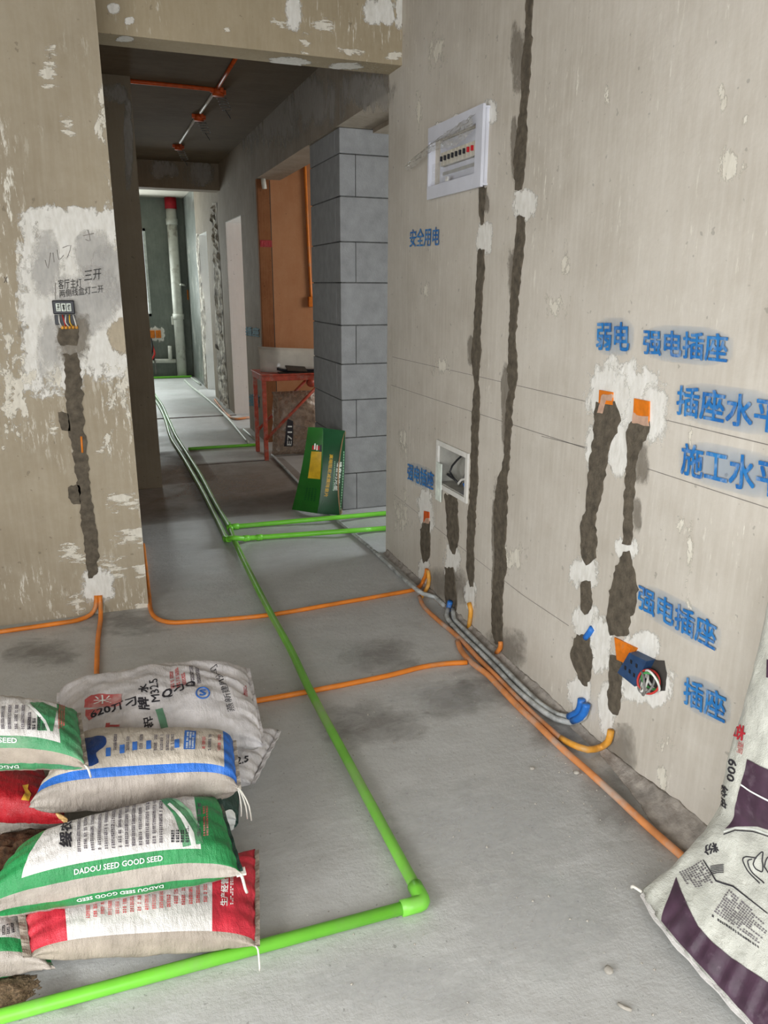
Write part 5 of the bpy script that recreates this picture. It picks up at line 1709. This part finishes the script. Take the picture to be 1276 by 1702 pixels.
# --- sand heap on the floor
hc_ = on_z(2, 1668, 0)
v, f = [], []
n = 60
for j in range(n + 1):
    for i in range(n + 1):
        x, y = -0.2 + 0.4 * i / n, -0.13 + 0.26 * j / n
        r = math.sqrt((x / 0.15) ** 2 + (y / 0.075) ** 2)
        h = max(0.0, 1 - r) ** 1.1 * 0.05
        h += (0.006 * noise.noise(Vector((x * 60, y * 60, 1))) + 0.004 * noise.noise(Vector((x * 150, y * 150, 5)))) * (1 if r < 1.1 else 0.0)
        v.append((hc_.x - 0.07 + x, hc_.y + 0.022 + y, max(-0.003, h - 0.002)))
for j in range(n):
    for i in range(n):
        k = j * (n + 1) + i
        f.append((k, k + 1, k + n + 2, k + n + 1))
tag(mesh('sand_heap', v, f, 'sand', None, True), 'small heap of coarse brown sand on the floor behind the green pipe', 'sand', kind='stuff')

# ------------------------------------------------------------------ clear poly bag under the stool
bagm = quad_mid((0, 0, 0), (1, 0, 0), (0, 1, 0), (1, 1, 0))
bx0 = leg0.x + 0.03


def bag_mid(u, v):
    return Vector((bx0 + 0.295 + v * 0.235 * (1 - 0.18 * max(0, u)), ly0 + 0.20 + 0.04 * u, 0.29 + 0.285 * u))


bag = Sack('clear_bag', 'crumpled clear plastic bag with a black lettered label under the red stool', bag_mid, 0.60, 0.48, 0.20, 'poly_bag', wob=0.014, seed=14.0, nrm=Vector((0, -1, 0)), cat='bag', pleat=0.008)
lab = [(-0.20, 0), (-0.05, 0)]
bag.poly([(472, 742), (486, 742), (487, 700), (478, 696), (475, 712)], 'print_black', 0.006, 'label_strip')
bag.text('E711', (484, 740), (485, 708), (477, 740), 'print_white', 0.009, 0.02)

# ------------------------------------------------------------------ green card box leaning on the block corner
ga, gb, gc = on_z(485, 847, 0.002), on_z(527, 853.5, 0.021), on_z(566, 856.5, 0.022)
ga_t, gb_t, gc_t = on_y(512, 710, BY - 0.05), on_y(536, 711, BY - 0.035), on_y(573, 716, BY - 0.02)
card = thing('flattened_box', 'dark green printed cardboard box flattened and leaning on the block wall corner', 'box', (gb.x, gb.y, 0))


def card_face(name, a, b, at, bt, material, bend=0.02, n=12, thick=0.006):
    v, f = [], []
    for side in (0, 1):
        for j in range(n + 1):
            for i in range(n + 1):
                s, t = i / n, j / n
                p = a.lerp(b, s).lerp(at.lerp(bt, s), t)
                nn = (b - a).cross(at - a).normalized()
                p = p - nn * (bend * math.sin(t * PI)) + nn * (thick * side) * (1 if nn.y > 0 else -1)
                v.append(p)
    m = (n + 1) ** 2
    for side in (0, 1):
        for j in range(n):
            for i in range(n):
                k = side * m + j * (n + 1) + i
                q = (k, k + 1, k + n + 2, k + n + 1)
                f.append(q if side == 0 else q[::-1])
    rim = [i for i in range(n + 1)] + [j * (n + 1) + n for j in range(1, n + 1)] + [n * (n + 1) + i for i in range(n - 1, -1, -1)] + [j * (n + 1) for j in range(n - 1, 0, -1)]
    for k in range(len(rim)):
        a_, b_ = rim[k], rim[(k + 1) % len(rim)]
        f.append((a_, b_, b_ + m, a_ + m))
    return mesh(name, v, f, material, card)


card_face('side_panel', ga, gb, ga_t, gb_t, 'card_green_light', 0.015)
fp = card_face('front_panel', gb, gc, gb_t, gc_t, 'card_green', 0.03)
gd, gd_t = gc + Vector((0.03, 0.06, 0)), gc_t + Vector((0.02, 0.03, -0.02))
card_face('edge_panel', gc, gd, gc_t, gd_t, 'card_brown', 0.03)


def on_card(a, b, at, bt, bend):
    nn = (b - a).cross(at - a).normalized()

    def place(p, d):
        q = a.lerp(b, p[0]).lerp(at.lerp(bt, p[0]), p[1])
        q = q - nn * (bend * math.sin(p[1] * PI))
        return q - nn * d * (1 if nn.y > 0 else -1)
    return place


pS = on_card(ga, gb, ga_t, gb_t, 0.015)
pF = on_card(gb, gc, gb_t, gc_t, 0.03)


def quad_grid(name, s0, s1, t0, t1, place, material, d=0.003, n=6):
    v = [place((s0 + (s1 - s0) * i / n, t0 + (t1 - t0) * j / n), d) for j in range(n + 1) for i in range(n + 1)]
    f = [(j * (n + 1) + i, j * (n + 1) + i + 1, (j + 1) * (n + 1) + i + 1, (j + 1) * (n + 1) + i) for j in range(n) for i in range(n)]
    return mesh(name, v, f, material, card)


quad_grid('yellow_panel', 0.40, 0.98, 0.40, 0.72, pS, 'card_yellow')
quad_grid('red_logo', 0.42, 0.90, 0.74, 0.79, pS, 'red_toggle', 0.003, 3)
quad_grid('black_logo', 0.86, 0.98, 0.72, 0.80, pS, 'print_black', 0.0035, 3)
quad_grid('white_logo', 0.54, 0.62, 0.745, 0.815, pS, 'card_white', 0.0042, 2)
quad_grid('white_logo', 0.68, 0.75, 0.735, 0.80, pS, 'card_white', 0.0042, 2)
for k in range(4):
    for j in range(7):
        quad_grid('print_dash', 0.42 + k * 0.13, 0.47 + k * 0.13, 0.14 + j * 0.022, 0.152 + j * 0.022, pS, 'card_green', 0.003, 1)
text_on_plane('printed_text', '高端阻尼减震隔音片', (0.34, 0.70), (0.22, 0.20), (0.50, 0.70), pF, 0.004, 'card_yellow', card, 0.03)
text_on_plane('printed_text', '噪音的克星', (0.68, 0.62), (0.60, 0.28), (0.90, 0.62), pF, 0.004, 'card_white', card, 0.03)
for j in range(16):
    quad_grid('print_dash', 0.555, 0.60, 0.28 + j * 0.022, 0.294 + j * 0.022, pF, 'print_pale_green', 0.004, 1)
for j in range(22):
    quad_grid('print_dash', 0.945, 0.99, 0.06 + j * 0.032, 0.083 + j * 0.032, pF, 'print_pale_green', 0.004, 1)

# ------------------------------------------------------------------ rubble crumbs and grit on the floor
crumbs = [(1011, 1612, 0.011, 'round grey pebble lying on the floor before the putty sack'), (884, 1277, 0.008, 'pale crumb of plaster on the open floor between pipe and conduits'), (958, 1284, 0.009, 'small crumb beside the long dusty orange conduit')]
for x, y, r, lab in crumbs:
    bm = bmesh.new()
    bmesh.ops.create_icosphere(bm, subdivisions=2, radius=r)
    p = on_z(x, y, r * 0.6)
    for vv in bm.verts:
        vv.co *= 1 + 0.3 * noise.noise(vv.co * 120 + Vector((x, y, 0)))
        vv.co.z *= 0.7
        vv.co += p
    me = bpy.data.meshes.new('rubble_crumb')
    bm.to_mesh(me)
    bm.free()
    tag(link('rubble_crumb', me, 'rubble', None, True), lab, 'pebble')
tag(tube('stick', [on_z(1027, 1668, 0.004), on_z(1037, 1675, 0.005), on_z(1049, 1679, 0.004)], 0.004, 'rubble', None, 7), 'short pale splinter lying on the floor before the putty sack', 'splinter')
rn = random.Random(11)
LOWL = np.array(LOW_LINES)
v, f = [], []
for k in range(900):
    if k < 500:
        x, y = rn.uniform(0.35, 1.40), rn.uniform(0.85, 3.5)
    else:
        x, y = rn.gauss(1.33, 0.06), rn.uniform(0.9, 3.9)
    if x > 1.44:
        continue
    r = 0.0012 + 0.0028 * rn.random() ** 2.5
    if x > 1.10 and y < 1.30:
        continue
    ab = LOWL[:, 2:4] - LOWL[:, 0:2]
    tt = np.clip(((x - LOWL[:, 0]) * ab[:, 0] + (y - LOWL[:, 1]) * ab[:, 1]) / np.maximum(1e-9, (ab ** 2).sum(1)), 0, 1)
    if (np.hypot(LOWL[:, 0] + ab[:, 0] * tt - x, LOWL[:, 1] + ab[:, 1] * tt - y) < LOWL[:, 4] + r * 1.5).any():
        continue
    m = len(v)
    for dx, dy, dz in ((1, 0, 0), (-1, 0.2, 0), (0.1, 1, 0), (0, -1, 0), (0.1, 0.1, 1), (0, 0, -0.5)):
        v.append((x + r * (dx + rn.uniform(-.3, .3)), y + r * (dy + rn.uniform(-.3, .3)), r * 0.3 + r * dz))
    f += [(m, m + 2, m + 4), (m + 2, m + 1, m + 4), (m + 1, m + 3, m + 4), (m + 3, m, m + 4)]
tag(mesh('floor_grit', v, f, 'rubble'), 'fine plaster grit scattered over the concrete floor', 'grit', kind='stuff')
